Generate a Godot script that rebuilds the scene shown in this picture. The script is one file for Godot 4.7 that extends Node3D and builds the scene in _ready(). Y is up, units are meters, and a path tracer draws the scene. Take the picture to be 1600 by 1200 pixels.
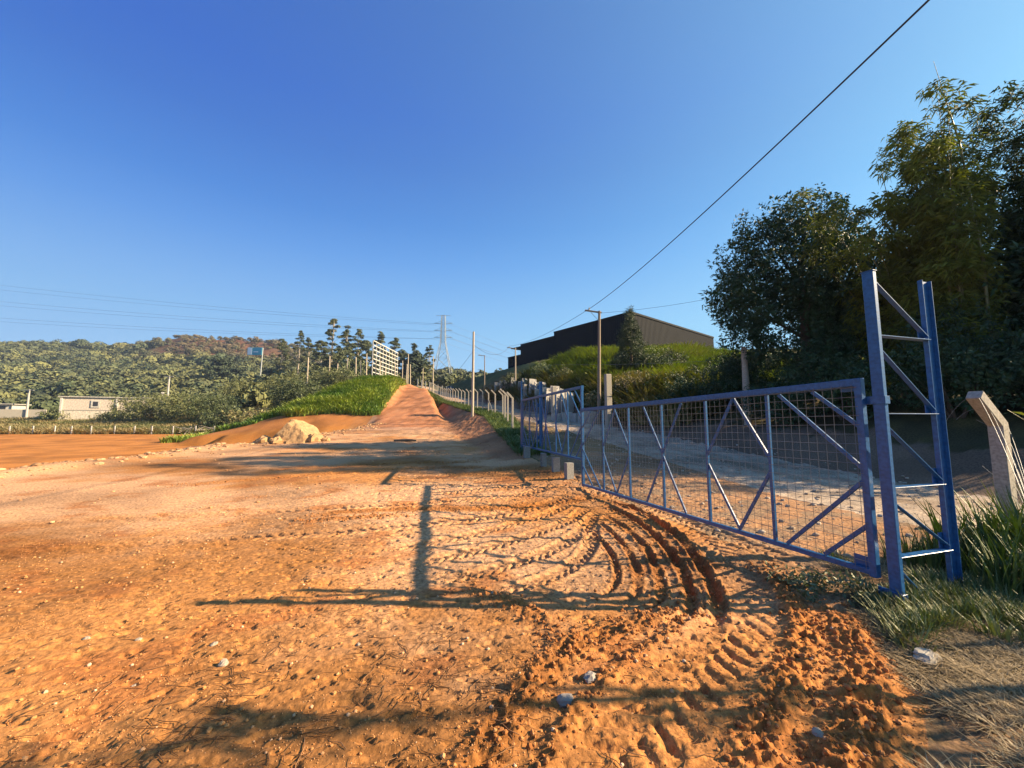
extends Node3D
# A red-earth yard with a blue steel gate, a gravel road, a wooded bank and hills.

const EXPOSURE := 3.1
var rng := RandomNumberGenerator.new()
var n_big := FastNoiseLite.new()
var n_mid := FastNoiseLite.new()
var n_fine := FastNoiseLite.new()
var n_flake := FastNoiseLite.new()
var taken := {}
var M := {}
var TEX := {}

# ------------------------------------------------------------------ mesh builder
class MB:
	var v := PackedVector3Array()
	var n := PackedVector3Array()
	var c := PackedColorArray()
	var uv := PackedVector2Array()
	var ix := PackedInt32Array()
	var col := Color.WHITE
	func tri(a: Vector3, b: Vector3, d: Vector3) -> void:
		var nn := (b - a).cross(d - a).normalized()
		var k := v.size()
		v.append(a); v.append(d); v.append(b)
		for i in 3:
			n.append(nn); c.append(col)
			ix.append(k + i)
	func quad(a: Vector3, b: Vector3, d: Vector3, e: Vector3) -> void:
		var nn := (b - a).cross(e - a).normalized()
		if nn == Vector3.ZERO:
			nn = (d - b).cross(e - b).normalized()
		var k := v.size()
		v.append(a); v.append(b); v.append(d); v.append(e)
		for i in 4:
			n.append(nn); c.append(col)
		ix.append(k); ix.append(k + 2); ix.append(k + 1)
		ix.append(k); ix.append(k + 3); ix.append(k + 2)
	# box given by centre and three half vectors, edges chamfered by b metres
	func box(o: Vector3, x: Vector3, y: Vector3, z: Vector3, b := 0.0) -> void:
		if x.cross(y).dot(z) < 0.0:
			z = -z
		var ax := [x, y, z]
		if b <= 0.0:
			for k in 3:
				var p: Vector3 = ax[k]
				var q: Vector3 = ax[(k + 1) % 3]
				var r: Vector3 = ax[(k + 2) % 3]
				quad(o + p - q - r, o + p + q - r, o + p + q + r, o + p - q + r)
				quad(o - p - q - r, o - p - q + r, o - p + q + r, o - p + q - r)
			return
		var inn := []
		for k in 3:
			var l: float = ax[k].length()
			inn.append(ax[k] * maxf(0.05, (l - b) / l))
		for k in 3:
			for s in [1.0, -1.0]:
				var p: Vector3 = ax[k] * s
				var q: Vector3 = inn[(k + 1) % 3] * s
				var r: Vector3 = inn[(k + 2) % 3]
				quad(o + p - q - r, o + p + q - r, o + p + q + r, o + p - q + r)
		for k in 3:
			var e: Vector3 = inn[k]
			for s in [1.0, -1.0]:
				for t in [1.0, -1.0]:
					var p1: Vector3 = ax[(k + 1) % 3] * s + inn[(k + 2) % 3] * t
					var p2: Vector3 = inn[(k + 1) % 3] * s + ax[(k + 2) % 3] * t
					if s * t > 0.0:
						quad(o + p1 - e, o + p2 - e, o + p2 + e, o + p1 + e)
					else:
						quad(o + p2 - e, o + p1 - e, o + p1 + e, o + p2 + e)
		for s in [1.0, -1.0]:
			for t in [1.0, -1.0]:
				for w in [1.0, -1.0]:
					var a: Vector3 = ax[0] * s + inn[1] * t + inn[2] * w
					var d: Vector3 = inn[0] * s + ax[1] * t + inn[2] * w
					var f: Vector3 = inn[0] * s + inn[1] * t + ax[2] * w
					if s * t * w > 0.0:
						tri(o + a, o + d, o + f)
					else:
						tri(o + a, o + f, o + d)
	# straight bar of rectangular section between two points
	func bar(a: Vector3, b: Vector3, side: Vector3, hw: float, hh: float, bev := 0.0) -> void:
		var d := (b - a) * 0.5
		var up := d.cross(side).normalized()
		var s := up.cross(d).normalized()
		box((a + b) * 0.5, d, s * hw, up * hh, bev)
	func tube(pts: Array, rad: Array, sides := 8, caps := true) -> void:
		var rings := []
		var prev := Vector3.ZERO
		for i in pts.size():
			var p: Vector3 = pts[i]
			var t: Vector3 = (pts[mini(i + 1, pts.size() - 1)] - pts[maxi(i - 1, 0)]).normalized()
			var u := prev
			if u == Vector3.ZERO:
				u = t.cross(Vector3(0.31, 0.2, 0.93)).normalized()
			u = (u - t * u.dot(t)).normalized()
			prev = u
			var w := t.cross(u)
			var k := v.size()
			for j in sides:
				var a := TAU * j / sides
				var q := u * cos(a) + w * sin(a)
				v.append(p + q * float(rad[mini(i, rad.size() - 1)])); n.append(q); c.append(col)
			rings.append(k)
		for i in pts.size() - 1:
			for j in sides:
				var a: int = rings[i] + j
				var b: int = rings[i] + (j + 1) % sides
				var d: int = rings[i + 1] + j
				var e: int = rings[i + 1] + (j + 1) % sides
				ix.append(a); ix.append(d); ix.append(b)
				ix.append(b); ix.append(d); ix.append(e)
		if caps:
			for end in [0, pts.size() - 1]:
				for j in sides - 2:
					var a: int = rings[end]
					if end == 0:
						tri(v[a], v[a + j + 2], v[a + j + 1])
					else:
						tri(v[a], v[a + j + 1], v[a + j + 2])
	func mesh() -> ArrayMesh:
		var arr := []
		arr.resize(Mesh.ARRAY_MAX)
		arr[Mesh.ARRAY_VERTEX] = v
		arr[Mesh.ARRAY_NORMAL] = n
		arr[Mesh.ARRAY_COLOR] = c
		if uv.size() == v.size():
			arr[Mesh.ARRAY_TEX_UV] = uv
		arr[Mesh.ARRAY_INDEX] = ix
		var m := ArrayMesh.new()
		m.add_surface_from_arrays(Mesh.PRIMITIVE_TRIANGLES, arr)
		return m

# ------------------------------------------------------------------ nodes
func numbered(called: String) -> String:
	var k: int = taken.get(called, 0)
	taken[called] = k + 1
	return called if k == 0 else "%s_%03d" % [called, k]

func thing(called: String, label: String, category: String, at := Vector3.ZERO, group := "") -> Node3D:
	var o := Node3D.new()
	o.name = numbered(called)
	add_child(o)
	o.position = at
	o.set_meta("label", label); o.set_meta("category", category)
	if group: o.set_meta("group", group)
	return o

func part(called: String, mb: MB, mat: Material, parent: Node3D) -> MeshInstance3D:
	return part_mesh(called, mb.mesh(), mat, parent)

func part_mesh(called: String, me: Mesh, mat: Material, parent: Node3D) -> MeshInstance3D:
	var o := MeshInstance3D.new()
	o.mesh = me
	o.material_override = mat
	o.name = called
	parent.add_child(o, true)
	return o

func solo(called: String, me: Mesh, mat: Material, label: String, category: String, at := Vector3.ZERO, group := "") -> MeshInstance3D:
	var o := MeshInstance3D.new()
	o.mesh = me
	o.material_override = mat
	o.name = numbered(called)
	add_child(o)
	o.position = at
	o.set_meta("label", label); o.set_meta("category", category)
	if group: o.set_meta("group", group)
	return o

func copies(called: String, me: Mesh, mat: Material, tf: Array, cols: Array, parent: Node3D) -> MultiMeshInstance3D:
	var mm := MultiMesh.new()
	mm.transform_format = MultiMesh.TRANSFORM_3D
	mm.use_colors = true
	mm.mesh = me
	mm.instance_count = tf.size()
	for i in tf.size():
		mm.set_instance_transform(i, tf[i])
		mm.set_instance_color(i, cols[i])
	var o := MultiMeshInstance3D.new()
	o.multimesh = mm
	o.material_override = mat
	if parent == self:
		o.name = numbered(called)
		add_child(o)
	else:
		o.name = called
		parent.add_child(o, true)
	o.set_meta("kind", "stuff")
	return o

# ------------------------------------------------------------------ textures and materials
func speckle(size: int, freq: float, lo: float, hi: float, octaves: int, seed_: int, grit := 0.0) -> ImageTexture:
	var f := FastNoiseLite.new()
	f.seed = seed_; f.frequency = freq; f.fractal_octaves = octaves; f.noise_type = FastNoiseLite.TYPE_SIMPLEX_SMOOTH
	var src := f.get_seamless_image(size, size)
	var im := Image.create(size, size, false, Image.FORMAT_RGB8)
	var r := RandomNumberGenerator.new()
	r.seed = seed_
	for y in size:
		for x in size:
			var k := lerpf(lo, hi, src.get_pixel(x, y).r) + r.randf_range(-grit, grit)
			im.set_pixel(x, y, Color(k, k, k))
	return ImageTexture.create_from_image(im)

func normal_of(size: int, freq: float, strength: float, octaves: int, seed_: int) -> ImageTexture:
	var f := FastNoiseLite.new()
	f.seed = seed_; f.frequency = freq; f.fractal_octaves = octaves
	var src := f.get_seamless_image(size, size)
	src.convert(Image.FORMAT_RGBA8)
	src.bump_map_to_normal_map(strength)
	return ImageTexture.create_from_image(src)

func lin(r: float, g: float, b: float) -> Color:
	return Color(r, g, b).linear_to_srgb()

func mat(albedo: Color, rough: float, metal := 0.0, grain := 0.0, scale := 1.0) -> StandardMaterial3D:
	var m := StandardMaterial3D.new()
	m.albedo_color = albedo
	m.roughness = rough
	m.metallic = metal
	if grain > 0.0:
		m.albedo_texture = TEX.grain
		m.normal_enabled = true
		m.normal_texture = TEX.bump
		m.normal_scale = grain
		m.uv1_triplanar = true
		m.uv1_scale = Vector3.ONE * scale
	return m

func leaf_mat(through: Color, rough := 0.5) -> StandardMaterial3D:
	var m := StandardMaterial3D.new()
	m.vertex_color_use_as_albedo = true
	m.roughness = rough
	m.cull_mode = BaseMaterial3D.CULL_DISABLED
	m.backlight_enabled = true
	m.backlight = through
	return m

func make_materials() -> void:
	TEX.grain = speckle(512, 0.02, 0.72, 1.08, 5, 3, 0.07)
	TEX.soil = speckle(1024, 0.03, 0.68, 1.08, 6, 11, 0.13)
	TEX.blotch = speckle(512, 0.008, 0.74, 1.14, 6, 21, 0.0)
	TEX.bump = normal_of(512, 0.05, 3.0, 5, 5)
	TEX.soilbump = normal_of(1024, 0.035, 6.0, 6, 17)
	var g := StandardMaterial3D.new()
	g.vertex_color_use_as_albedo = true
	g.albedo_texture = TEX.soil
	g.roughness = 0.95
	g.metallic_specular = 0.25
	g.uv1_scale = Vector3(0.55, 0.55, 0.55)
	g.normal_enabled = true
	g.normal_texture = TEX.soilbump
	g.normal_scale = 0.5
	g.detail_enabled = true
	g.detail_albedo = TEX.blotch
	g.detail_uv_layer = BaseMaterial3D.DETAIL_UV_2
	g.detail_blend_mode = BaseMaterial3D.BLEND_MODE_MUL
	M.ground = g
	M.blue = mat(lin(0.02, 0.115, 0.30), 0.36, 0.0, 0.10, 2.0)
	M.concrete = mat(lin(0.42, 0.38, 0.31), 0.9, 0.0, 0.5, 2.3)
	M.block = mat(lin(0.29, 0.285, 0.26), 0.92, 0.0, 0.7, 3.0)
	M.slab = mat(lin(0.44, 0.42, 0.385), 0.88, 0.0, 0.4, 0.9)
	M.wood = mat(lin(0.30, 0.23, 0.16), 0.85, 0.0, 0.7, 1.2)
	M.palewood = mat(lin(0.50, 0.42, 0.31), 0.85, 0.0, 0.5, 1.2)
	M.bark = mat(lin(0.13, 0.10, 0.07), 0.95, 0.0, 0.9, 2.0)
	M.palebark = mat(lin(0.38, 0.33, 0.26), 0.9, 0.0, 0.5, 0.6)
	M.culm = mat(lin(0.20, 0.19, 0.06), 0.5, 0.0, 0.2, 2.0)
	M.wire = mat(lin(0.17, 0.18, 0.18), 0.5, 0.4)
	M.cable = mat(lin(0.02, 0.02, 0.022), 0.6)
	M.farcable = mat(lin(0.10, 0.10, 0.10), 0.5, 0.5)
	M.steel = mat(lin(0.30, 0.32, 0.31), 0.55, 0.3)
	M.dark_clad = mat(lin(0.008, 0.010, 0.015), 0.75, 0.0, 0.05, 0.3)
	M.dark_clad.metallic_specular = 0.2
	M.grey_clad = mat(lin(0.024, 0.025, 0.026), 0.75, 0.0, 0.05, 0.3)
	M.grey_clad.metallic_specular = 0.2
	M.plaster = mat(lin(0.62, 0.55, 0.44), 0.95, 0.0, 0.3, 0.25)
	M.white = mat(lin(0.55, 0.52, 0.46), 0.85, 0.0, 0.2, 0.3)
	M.brick = mat(lin(0.62, 0.53, 0.43), 0.95, 0.0, 0.6, 0.4)
	M.glass_dark = mat(lin(0.03, 0.03, 0.035), 0.2)
	M.carpaint = mat(lin(0.015, 0.015, 0.017), 0.35)
	M.tyre = mat(lin(0.012, 0.012, 0.012), 0.9)
	M.rock = mat(lin(0.46, 0.275, 0.125), 0.95, 0.0, 0.9, 0.7)
	M.pebble = mat(lin(0.40, 0.33, 0.25), 0.9, 0.0, 0.5, 6.0)
	M.greystone = mat(lin(0.33, 0.29, 0.25), 0.9, 0.0, 0.5, 6.0)
	M.bluetank = mat(lin(0.03, 0.17, 0.45), 0.45)
	M.screen = mat(lin(0.03, 0.26, 0.38), 0.6)
	M.screen_white = mat(lin(0.55, 0.66, 0.76), 0.6)
	var s := StandardMaterial3D.new()
	s.vertex_color_use_as_albedo = true
	s.roughness = 0.95
	s.metallic_specular = 0.2
	M.clod = s
	M.leaf = leaf_mat(Color(0.4, 0.45, 0.2), 0.6)
	M.bamboo = leaf_mat(Color(0.85, 0.85, 0.3), 0.8)
	M.grass = leaf_mat(Color(0.45, 0.5, 0.2), 0.6)
	M.farleaf = leaf_mat(Color(0.2, 0.22, 0.1), 0.8)

# ------------------------------------------------------------------ terrain
func pw(x: float, xs: Array, ys: Array) -> float:
	if x <= xs[0]: return ys[0]
	for i in range(1, xs.size()):
		if x < xs[i]:
			return lerpf(ys[i - 1], ys[i], (x - xs[i - 1]) / (xs[i] - xs[i - 1]))
	return ys[-1]

var LUT := {}
# the profiles of the site, tabulated every 0.25 m of distance
func tabulate() -> void:
	var defs := {
		"fence": [[-10, 3.45, 14.5, 22, 33, 66, 90, 140, 200], [6.6, 3.2, 0.38, 0.0, -0.8, -11.4, -19, -38, -60]],
		"yard": [[0, 4, 10, 20, 35, 50], [0, 0, 0.13, 0.5, 0.96, 1.25]],
		"road": [[0, 8, 14.5, 33, 66, 95, 130, 200], [0, 0.05, 0.45, 1.9, 4.9, 7.8, 12.0, 20.0]],
		"roadc": [[-10, 4, 10, 18, 24, 37, 66, 100, 200], [10.5, 8.3, 7.1, 5.9, 4.3, 0.9, -8.2, -19.5, -58]],
		"boff": [[0, 14, 20, 33, 50, 66], [0, 0.1, 0.5, 1.3, 1.2, 1.0]],
		"bw": [[0, 14, 20, 33, 50, 66], [1.2, 1.4, 2.2, 4.0, 3.2, 2.2]],
		"rampx": [[0, 35, 65, 100], [-9.3, -9.3, -16.3, -22]],
		"rampw": [[0, 35, 50, 65, 100], [3.4, 3.0, 2.3, 1.7, 1.7]],
		"rampy": [[0, 31, 37, 64, 75], [0.9, 0.86, 1.4, 7.0, 7.6]],
		"edge": [[-10, 5, 11, 20, 30, 38, 46], [-18, -16, -14.6, -13.4, -13.0, -14.0, -15.0]],
		"lot": [[0, 30, 45, 55, 70], [-1.15, -0.95, -0.66, -0.45, 0.2]],
		"mound": [[0, 36, 40.5, 50, 60, 70], [0, 0.0, 0.26, 0.64, 1.0, 1.06]],
	}
	for k in defs:
		var a := PackedFloat32Array()
		for i in 1000:
			a.append(pw(i * 0.25 - 10.0, defs[k][0], defs[k][1]))
		LUT[k] = a

func L(k: String, d: float) -> float:
	var t := clampf((d + 10.0) * 4.0, 0.0, 998.0)
	var i := int(t)
	var a: PackedFloat32Array = LUT[k]
	return lerpf(a[i], a[i + 1], t - i)

const FPX := [-900.0, 0.0, 160.0, 300.0, 420.0, 520.0, 620.0, 700.0, 760.0, 820.0, 1000.0]
const FD := [65.0, 95.0, 130.0, 180.0, 260.0, 420.0, 700.0]
const FE := [
	[-19.0, 2.0, 16.0, 36.0, 64.0, 119.0, 98.0],
	[-19.0, 2.0, 16.0, 36.0, 66.0, 118.0, 98.0],
	[-19.0, 2.0, 16.0, 36.0, 64.0, 110.0, 96.0],
	[-15.0, 8.0, 20.0, 38.0, 70.0, 129.0, 104.0],
	[5.0, 18.0, 28.0, 42.0, 68.0, 121.0, 98.0],
	[45.0, 46.0, 48.0, 50.0, 60.0, 88.0, 88.0],
	[62.0, 58.0, 55.0, 54.0, 58.0, 66.0, 70.0],
	[32.0, 42.0, 50.0, 54.0, 58.0, 68.0, 74.0],
	[29.0, 39.0, 50.0, 54.0, 56.0, 60.0, 64.0],
	[29.0, 39.0, 49.0, 50.0, 48.0, 42.0, 46.0],
	[29.0, 39.0, 45.0, 45.0, 40.0, 35.0, 40.0]]

# rise of the far land in tangents of elevation, by bearing and distance
func far_h(x: float, d: float) -> float:
	var px := clampf(800.0 + 600.0 * x / d, -900.0, 1000.0)
	var i := 1
	while i < 10 and px > FPX[i]: i += 1
	var u: float = clampf((px - FPX[i - 1]) / (FPX[i] - FPX[i - 1]), 0.0, 1.0)
	u = u * u * (3.0 - 2.0 * u)
	var dd := clampf(d, 65.0, 700.0)
	var j := 1
	while j < 6 and dd > FD[j]: j += 1
	var w: float = (dd - FD[j - 1]) / (FD[j] - FD[j - 1])
	var e: float = lerpf(lerpf(FE[i - 1][j - 1], FE[i - 1][j], w), lerpf(FE[i][j - 1], FE[i][j], w), u)
	var y: float = 1.6 + e / 600.0 * dd
	if d > 110.0:
		y += n_big.get_noise_2d(x * 0.35, d * 0.35) * minf(6.0, (d - 110.0) * 0.025)
	return y

func sm(a: float, b: float, x: float) -> float:
	var t := clampf((x - a) / (b - a), 0.0, 1.0)
	return t * t * (3.0 - 2.0 * t)

# the bank right of the road and the hill behind it
func hill_rise(r: float, d: float) -> float:
	return minf(r, 5.0) * 0.36 + maxf(0.0, r - 5.0) * 0.03 + sm(1.0, 16.0, r) * clampf(d - 27.0, 0.0, 35.0) * 0.165

# broad shape of the ground; d is the distance north of the viewer (-z)
func land(x: float, d: float) -> float:
	var y := 0.0
	if d < 80.0:
		var f := L("fence", d)
		var yard := L("yard", d)
		var road := L("road", d)
		var off := L("boff", d)
		var wob := n_mid.get_noise_2d(x * 0.6, d * 0.6)
		var s := x - f + wob * 0.25
		y = lerpf(yard, road, sm(-off - L("bw", d), -off, s))
		if x < 0.0:
			var e := L("edge", d) + wob * 0.5
			y = lerpf(L("lot", d) + wob * 0.02, y + 0.16 * (0.6 + wob * 1.6) * sm(1.4, 0.2, absf(x - e - 0.5)), sm(e - 1.0, e + 0.25, x))
			var md := L("mound", d - maxf(0.0, -x - 18.0) * 0.12)
			if md > 0.0:
				var up := (8.2 * sm(-35.0, -23.0, x) + wob * 0.25 * sm(-36.0, -31.0, x)) * md - sm(-31.0, -36.0, x) * 3.0
				y = lerpf(y, maxf(y, up), sm(-7.0, -11.0, x - (d - 40.0) * -0.26))
			if d > 28.0:
				var rx := L("rampx", d)
				var rw := L("rampw", d)
				y = lerpf(L("rampy", d), y, sm(rw, rw + 1.3 + (d - 30.0) * 0.02, absf(x - rx + wob * 0.3)))
		var r := x - L("roadc", d) - 2.0
		if r > 0.0:
			y += hill_rise(r, d) + wob * minf(r, 3.0) * 0.16
			y = minf(y, 13.0 + wob * 0.3)
	if d > 62.0:
		var fy := far_h(x, d)
		var r2 := x - L("roadc", d) - 2.0
		if r2 > 0.0 and d < 140.0:
			fy = lerpf(fy, minf(L("road", d) + hill_rise(r2, d), 13.0), sm(140.0, 105.0, d) * sm(0.0, 4.0, r2))
		y = lerpf(y, fy, sm(62.0, 79.0, d))
	return y

# ---- wheel tracks and churned soil near the viewer: a 2 cm relief map
const TX0 := -8.0
const TD0 := 0.9
const TW := 1216
const TH := 1024
const TR := 0.0125
var t_h := PackedFloat32Array()
var t_fresh := PackedFloat32Array()
var t_smooth := PackedFloat32Array()
var churned: Array = []

func spline(pts: Array, step: float) -> Array:
	var cv := Curve2D.new()
	for i in pts.size():
		var a: Vector2 = pts[maxi(i - 1, 0)]
		var b: Vector2 = pts[mini(i + 1, pts.size() - 1)]
		var t := (b - a) / 6.0
		cv.add_point(pts[i], -t, t)
	cv.bake_interval = 0.02
	var out := []
	var l := cv.get_baked_length()
	var k := 0.0
	while k < l:
		out.append(cv.sample_baked(k))
		k += step
	return out

func track(pts: Array, width: float, depth: float, kind: String, fresh: float, pitch := 0.135) -> void:
	var ss := spline(pts, 0.01)
	var touched := {}
	var hw := width * 0.5
	var reach := hw * (1.6 if kind != "ridge" else 1.0)
	var steps := int(reach / 0.0085)
	var total := ss.size() * 0.01
	for i in ss.size():
		var p: Vector2 = ss[i]
		var t: Vector2 = (ss[mini(i + 3, ss.size() - 1)] - ss[maxi(i - 3, 0)]).normalized()
		var nrm := Vector2(-t.y, t.x)
		var s := i * 0.01
		var fade := minf(1.0, minf(s, total - s) / 0.6)
		for j in range(-steps, steps + 1):
			var u := j * 0.0085
			var q := p + nrm * u
			var ixx := int((q.x - TX0) / TR)
			var iz := int((q.y - TD0) / TR)
			if ixx < 0 or iz < 0 or ixx >= TW or iz >= TH: continue
			var a := absf(u) / hw
			var h := 0.0
			var fr := 0.0
			var rough := n_fine.get_noise_2d(q.x * 5.0, q.y * 5.0)
			if kind == "lug":
				if a < 1.0:
					h = -depth * 0.6 * sm(1.0, 0.85, a)
					var ph := s / pitch + a * 0.85 + (0.5 if u > 0.0 else 0.0) + rough * 0.15
					var lug := sm(0.58, 0.7, absf(fposmod(ph, 1.0) * 2.0 - 1.0))
					h -= lug * (depth * 0.8 + 0.016) * sm(1.0, 0.8, a) * clampf(0.9 + 1.2 * rough, 0.2, 1.4)
					fr = 0.7
				else:
					h = depth * 0.55 * sin(clampf((a - 1.0) / 0.6, 0.0, 1.0) * PI) * (1.0 + rough * 1.2)
					fr = 0.4
			elif kind == "rut":
				if a < 1.0:
					h = -depth * clampf(0.75 + 1.5 * n_mid.get_noise_2d(q.x * 5.0, q.y * 5.0), 0.15, 1.3) * sm(1.0 + rough * 0.5, 0.35, a) + n_fine.get_noise_2d(q.x * 20.0, q.y * 20.0) * 0.008
					if (i * 7 + j) % 41 == 0: churned.append(q)
					fr = 1.0
				else:
					h = depth * 0.35 * sin(clampf((a - 1.0) / 0.6, 0.0, 1.0) * PI) * (0.9 + rough * 2.0)
					fr = 0.6
			else:
				var e := sm(1.0, 0.25, a)
				h = depth * e * (0.6 + 0.7 * rough + 0.9 * n_fine.get_noise_2d(q.x * 22.0, q.y * 22.0))
				fr = e
				if (i * 7 + j) % 23 == 0 and a < 0.95:
					churned.append(q)
			touched[iz * TW + ixx] = Vector2(h * fade, fr * fresh * fade)
	for k in touched:
		var w: Vector2 = touched[k]
		t_h[k] += w.x
		t_fresh[k] = maxf(t_fresh[k], w.y)
		t_smooth[k] = maxf(t_smooth[k], clampf(w.y * 2.0, 0.0, 1.0)) if kind == "lug" else t_smooth[k]

func relief_map() -> void:
	t_h.resize(TW * TH); t_h.fill(0.0)
	t_fresh.resize(TW * TH); t_fresh.fill(0.0)
	t_smooth.resize(TW * TH); t_smooth.fill(0.0)
	var V := func(a: Array) -> Array:
		var o := []
		for p in a: o.append(Vector2(p[0], p[1]))
		return o
	# older passes across the yard
	track(V.call([[-8, 4.2], [-5, 5.0], [-2.4, 5.6], [-0.8, 6.2], [0.6, 7.2], [1.3, 8.4]]), 0.34, 0.016, "lug", 0.35, 0.15)
	track(V.call([[-8, 5.9], [-5, 6.5], [-2.4, 7.1], [-0.9, 7.6], [0.4, 8.3], [1.0, 9.3]]), 0.34, 0.016, "lug", 0.35, 0.15)
	track(V.call([[-1.7, 4.9], [-1.1, 5.1], [-0.3, 5.7], [0.6, 6.6], [1.2, 7.5]]), 0.22, 0.018, "lug", 0.5)
	track(V.call([[-1.4, 4.4], [-0.75, 4.65], [0.1, 5.3], [0.9, 6.2], [1.4, 7.2]]), 0.22, 0.02, "lug", 0.5)
	track(V.call([[-0.95, 4.0], [-0.35, 4.2], [0.4, 4.8], [1.0, 5.7], [1.45, 6.8]]), 0.22, 0.022, "lug", 0.5)
	track(V.call([[-0.35, 3.75], [0.1, 3.9], [0.65, 4.4], [1.0, 5.1], [1.25, 6.2]]), 0.2, 0.022, "lug", 0.5)
	track(V.call([[-3.5, 6.3], [-2.25, 6.85], [-0.45, 6.95], [0.97, 7.4], [1.8, 8.2]]), 0.26, 0.035, "rut", 1.0)
	track(V.call([[-3.4, 6.05], [-2.6, 6.3], [-1.6, 6.5]]), 0.3, 0.035, "ridge", 0.9)
	track(V.call([[-7.8, 8.9], [-5.5, 10.4], [-2.1, 11.8], [0.9, 11.2]]), 0.4, 0.04, "rut", 0.6)
	track(V.call([[-7.0, 11.2], [-4.5, 12.4], [-1.0, 13.0]]), 0.4, 0.04, "rut", 0.5)
	# deep curved ruts in front of the gate, firm bands between them
	track(V.call([[0.62, 3.62], [0.95, 3.85], [1.13, 4.3], [1.2, 5.0], [1.1, 5.8]]), 0.08, 0.035, "rut", 0.9)
	track(V.call([[0.85, 3.5], [1.15, 3.75], [1.36, 4.4], [1.43, 5.3], [1.3, 6.3]]), 0.09, 0.042, "rut", 0.9)
	track(V.call([[1.06, 3.35], [1.35, 3.65], [1.58, 4.4], [1.68, 5.4], [1.52, 6.6]]), 0.10, 0.05, "rut", 1.0)
	track(V.call([[1.25, 3.16], [1.55, 3.5], [1.8, 4.2], [1.95, 5.2], [1.9, 6.5], [1.6, 7.4]]), 0.13, 0.06, "rut", 1.0)
	track(V.call([[1.5, 3.1], [1.78, 3.46], [2.05, 4.25], [2.25, 5.4], [2.22, 6.8], [1.8, 7.8]]), 0.14, 0.07, "rut", 1.0)
	# wide fresh tyre band along the right
	track(V.call([[0.2, 1.6], [0.48, 1.95], [0.99, 2.44], [1.55, 2.98], [2.12, 3.6], [2.46, 4.6], [2.62, 5.8], [2.48, 7.2], [2.0, 8.3], [1.1, 8.9], [-0.2, 8.8], [-1.6, 7.9]]), 0.46, 0.007, "lug", 0.4, 0.17)
	track(V.call([[3.3, 4.2], [2.95, 5.2], [2.6, 6.9], [1.95, 8.8], [1.4, 10.5]]), 0.3, 0.022, "lug", 0.7, 0.12)
	# loose soil thrown up beside the wheels
	track(V.call([[-0.4, 1.5], [-0.15, 1.97], [0.12, 2.5], [0.5, 2.95], [1.0, 3.2], [1.6, 3.6]]), 0.36, 0.04, "ridge", 0.9)
	track(V.call([[-0.05, 1.6], [0.2, 2.05], [0.62, 2.6], [1.15, 3.05], [1.75, 3.6]]), 0.16, 0.03, "ridge", 0.8)
	track(V.call([[0.85, 1.6], [1.22, 2.05], [1.72, 2.55], [2.2, 3.05], [2.52, 3.7], [2.76, 4.5]]), 0.34, 0.05, "ridge", 1.0)
	track(V.call([[1.1, 1.45], [1.6, 1.95], [2.1, 2.45], [2.5, 3.0], [2.78, 3.6]]), 0.42, 0.06, "ridge", 1.0)
	track(V.call([[-0.5, 3.9], [0.0, 3.55], [0.3, 3.15], [0.45, 2.75]]), 0.3, 0.03, "ridge", 0.8)

func rolled(x: float, d: float) -> float:
	var i := int((x - TX0) / TR)
	var j := int((d - TD0) / TR)
	return 0.0 if i < 0 or j < 0 or i >= TW or j >= TH or x < TX0 or d < TD0 else t_smooth[j * TW + i]

func relief(x: float, d: float) -> Vector2:
	var u := (x - TX0) / TR
	var w := (d - TD0) / TR
	if u < 0.0 or w < 0.0 or u >= TW - 2 or w >= TH - 2:
		return Vector2.ZERO
	var i := int(u)
	var j := int(w)
	var k := j * TW + i
	u -= i; w -= j
	return Vector2(lerpf(lerpf(t_h[k], t_h[k + 1], u), lerpf(t_h[k + TW], t_h[k + TW + 1], u), w), lerpf(lerpf(t_fresh[k], t_fresh[k + 1], u), lerpf(t_fresh[k + TW], t_fresh[k + TW + 1], u), w))

# height of the finished ground
func ground(x: float, d: float) -> float:
	var y := land(x, d)
	if d < 60.0 and x > -40.0 and x < 30.0:
		var grassy := sm(0.0, 0.5, x - verge(d)) if d < 4.3 else 0.0
		y += n_mid.get_noise_2d(x * 2.0, d * 2.0) * 0.02 + n_fine.get_noise_2d(x * 3.0, d * 3.0) * 0.007
		if d > 18.0 and x < 0.0 and x > -22.0:
			y += n_fine.get_noise_2d(x * 1.6, d * 0.22) * 0.045 * sm(18.0, 30.0, d)
		if d < 16.0:
			var fl := n_flake.get_noise_2d(x * 5.0, d * 14.0)
			y += (sm(0.19, 0.24, fl) * -0.017 + n_fine.get_noise_2d(x * 13.0, d * 13.0) * 0.004) * (1.0 - 0.6 * grassy) * (1.0 - 0.6 * rolled(x, d))
			y += relief(x, d).x * (1.0 - 0.8 * grassy)
			y += grassy * 0.05
		elif x > -15.0:
			y += n_flake.get_noise_2d(x * 1.6, d * 2.6) * 0.05 + n_fine.get_noise_2d(x * 2.3, d * 3.5) * 0.03
	return y

# where the yard's soil meets the grass on the right
func verge(d: float) -> float:
	return pw(d, [1.0, 1.94, 2.44, 3.35, 3.8, 4.3], [1.15, 1.95, 2.42, 2.85, 3.05, 3.4]) + n_mid.get_noise_2d(d * 3.0, 7.0) * 0.22

enum {YARD, RAMP, LOT, MOUND, ROAD, BANK, SLOPE, HILLS}
const ZONES := ["dirt_yard", "dirt_ramp", "dirt_lot", "grass_mound", "gravel_road", "roadside_bank", "wooded_slope", "hills"]

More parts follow.
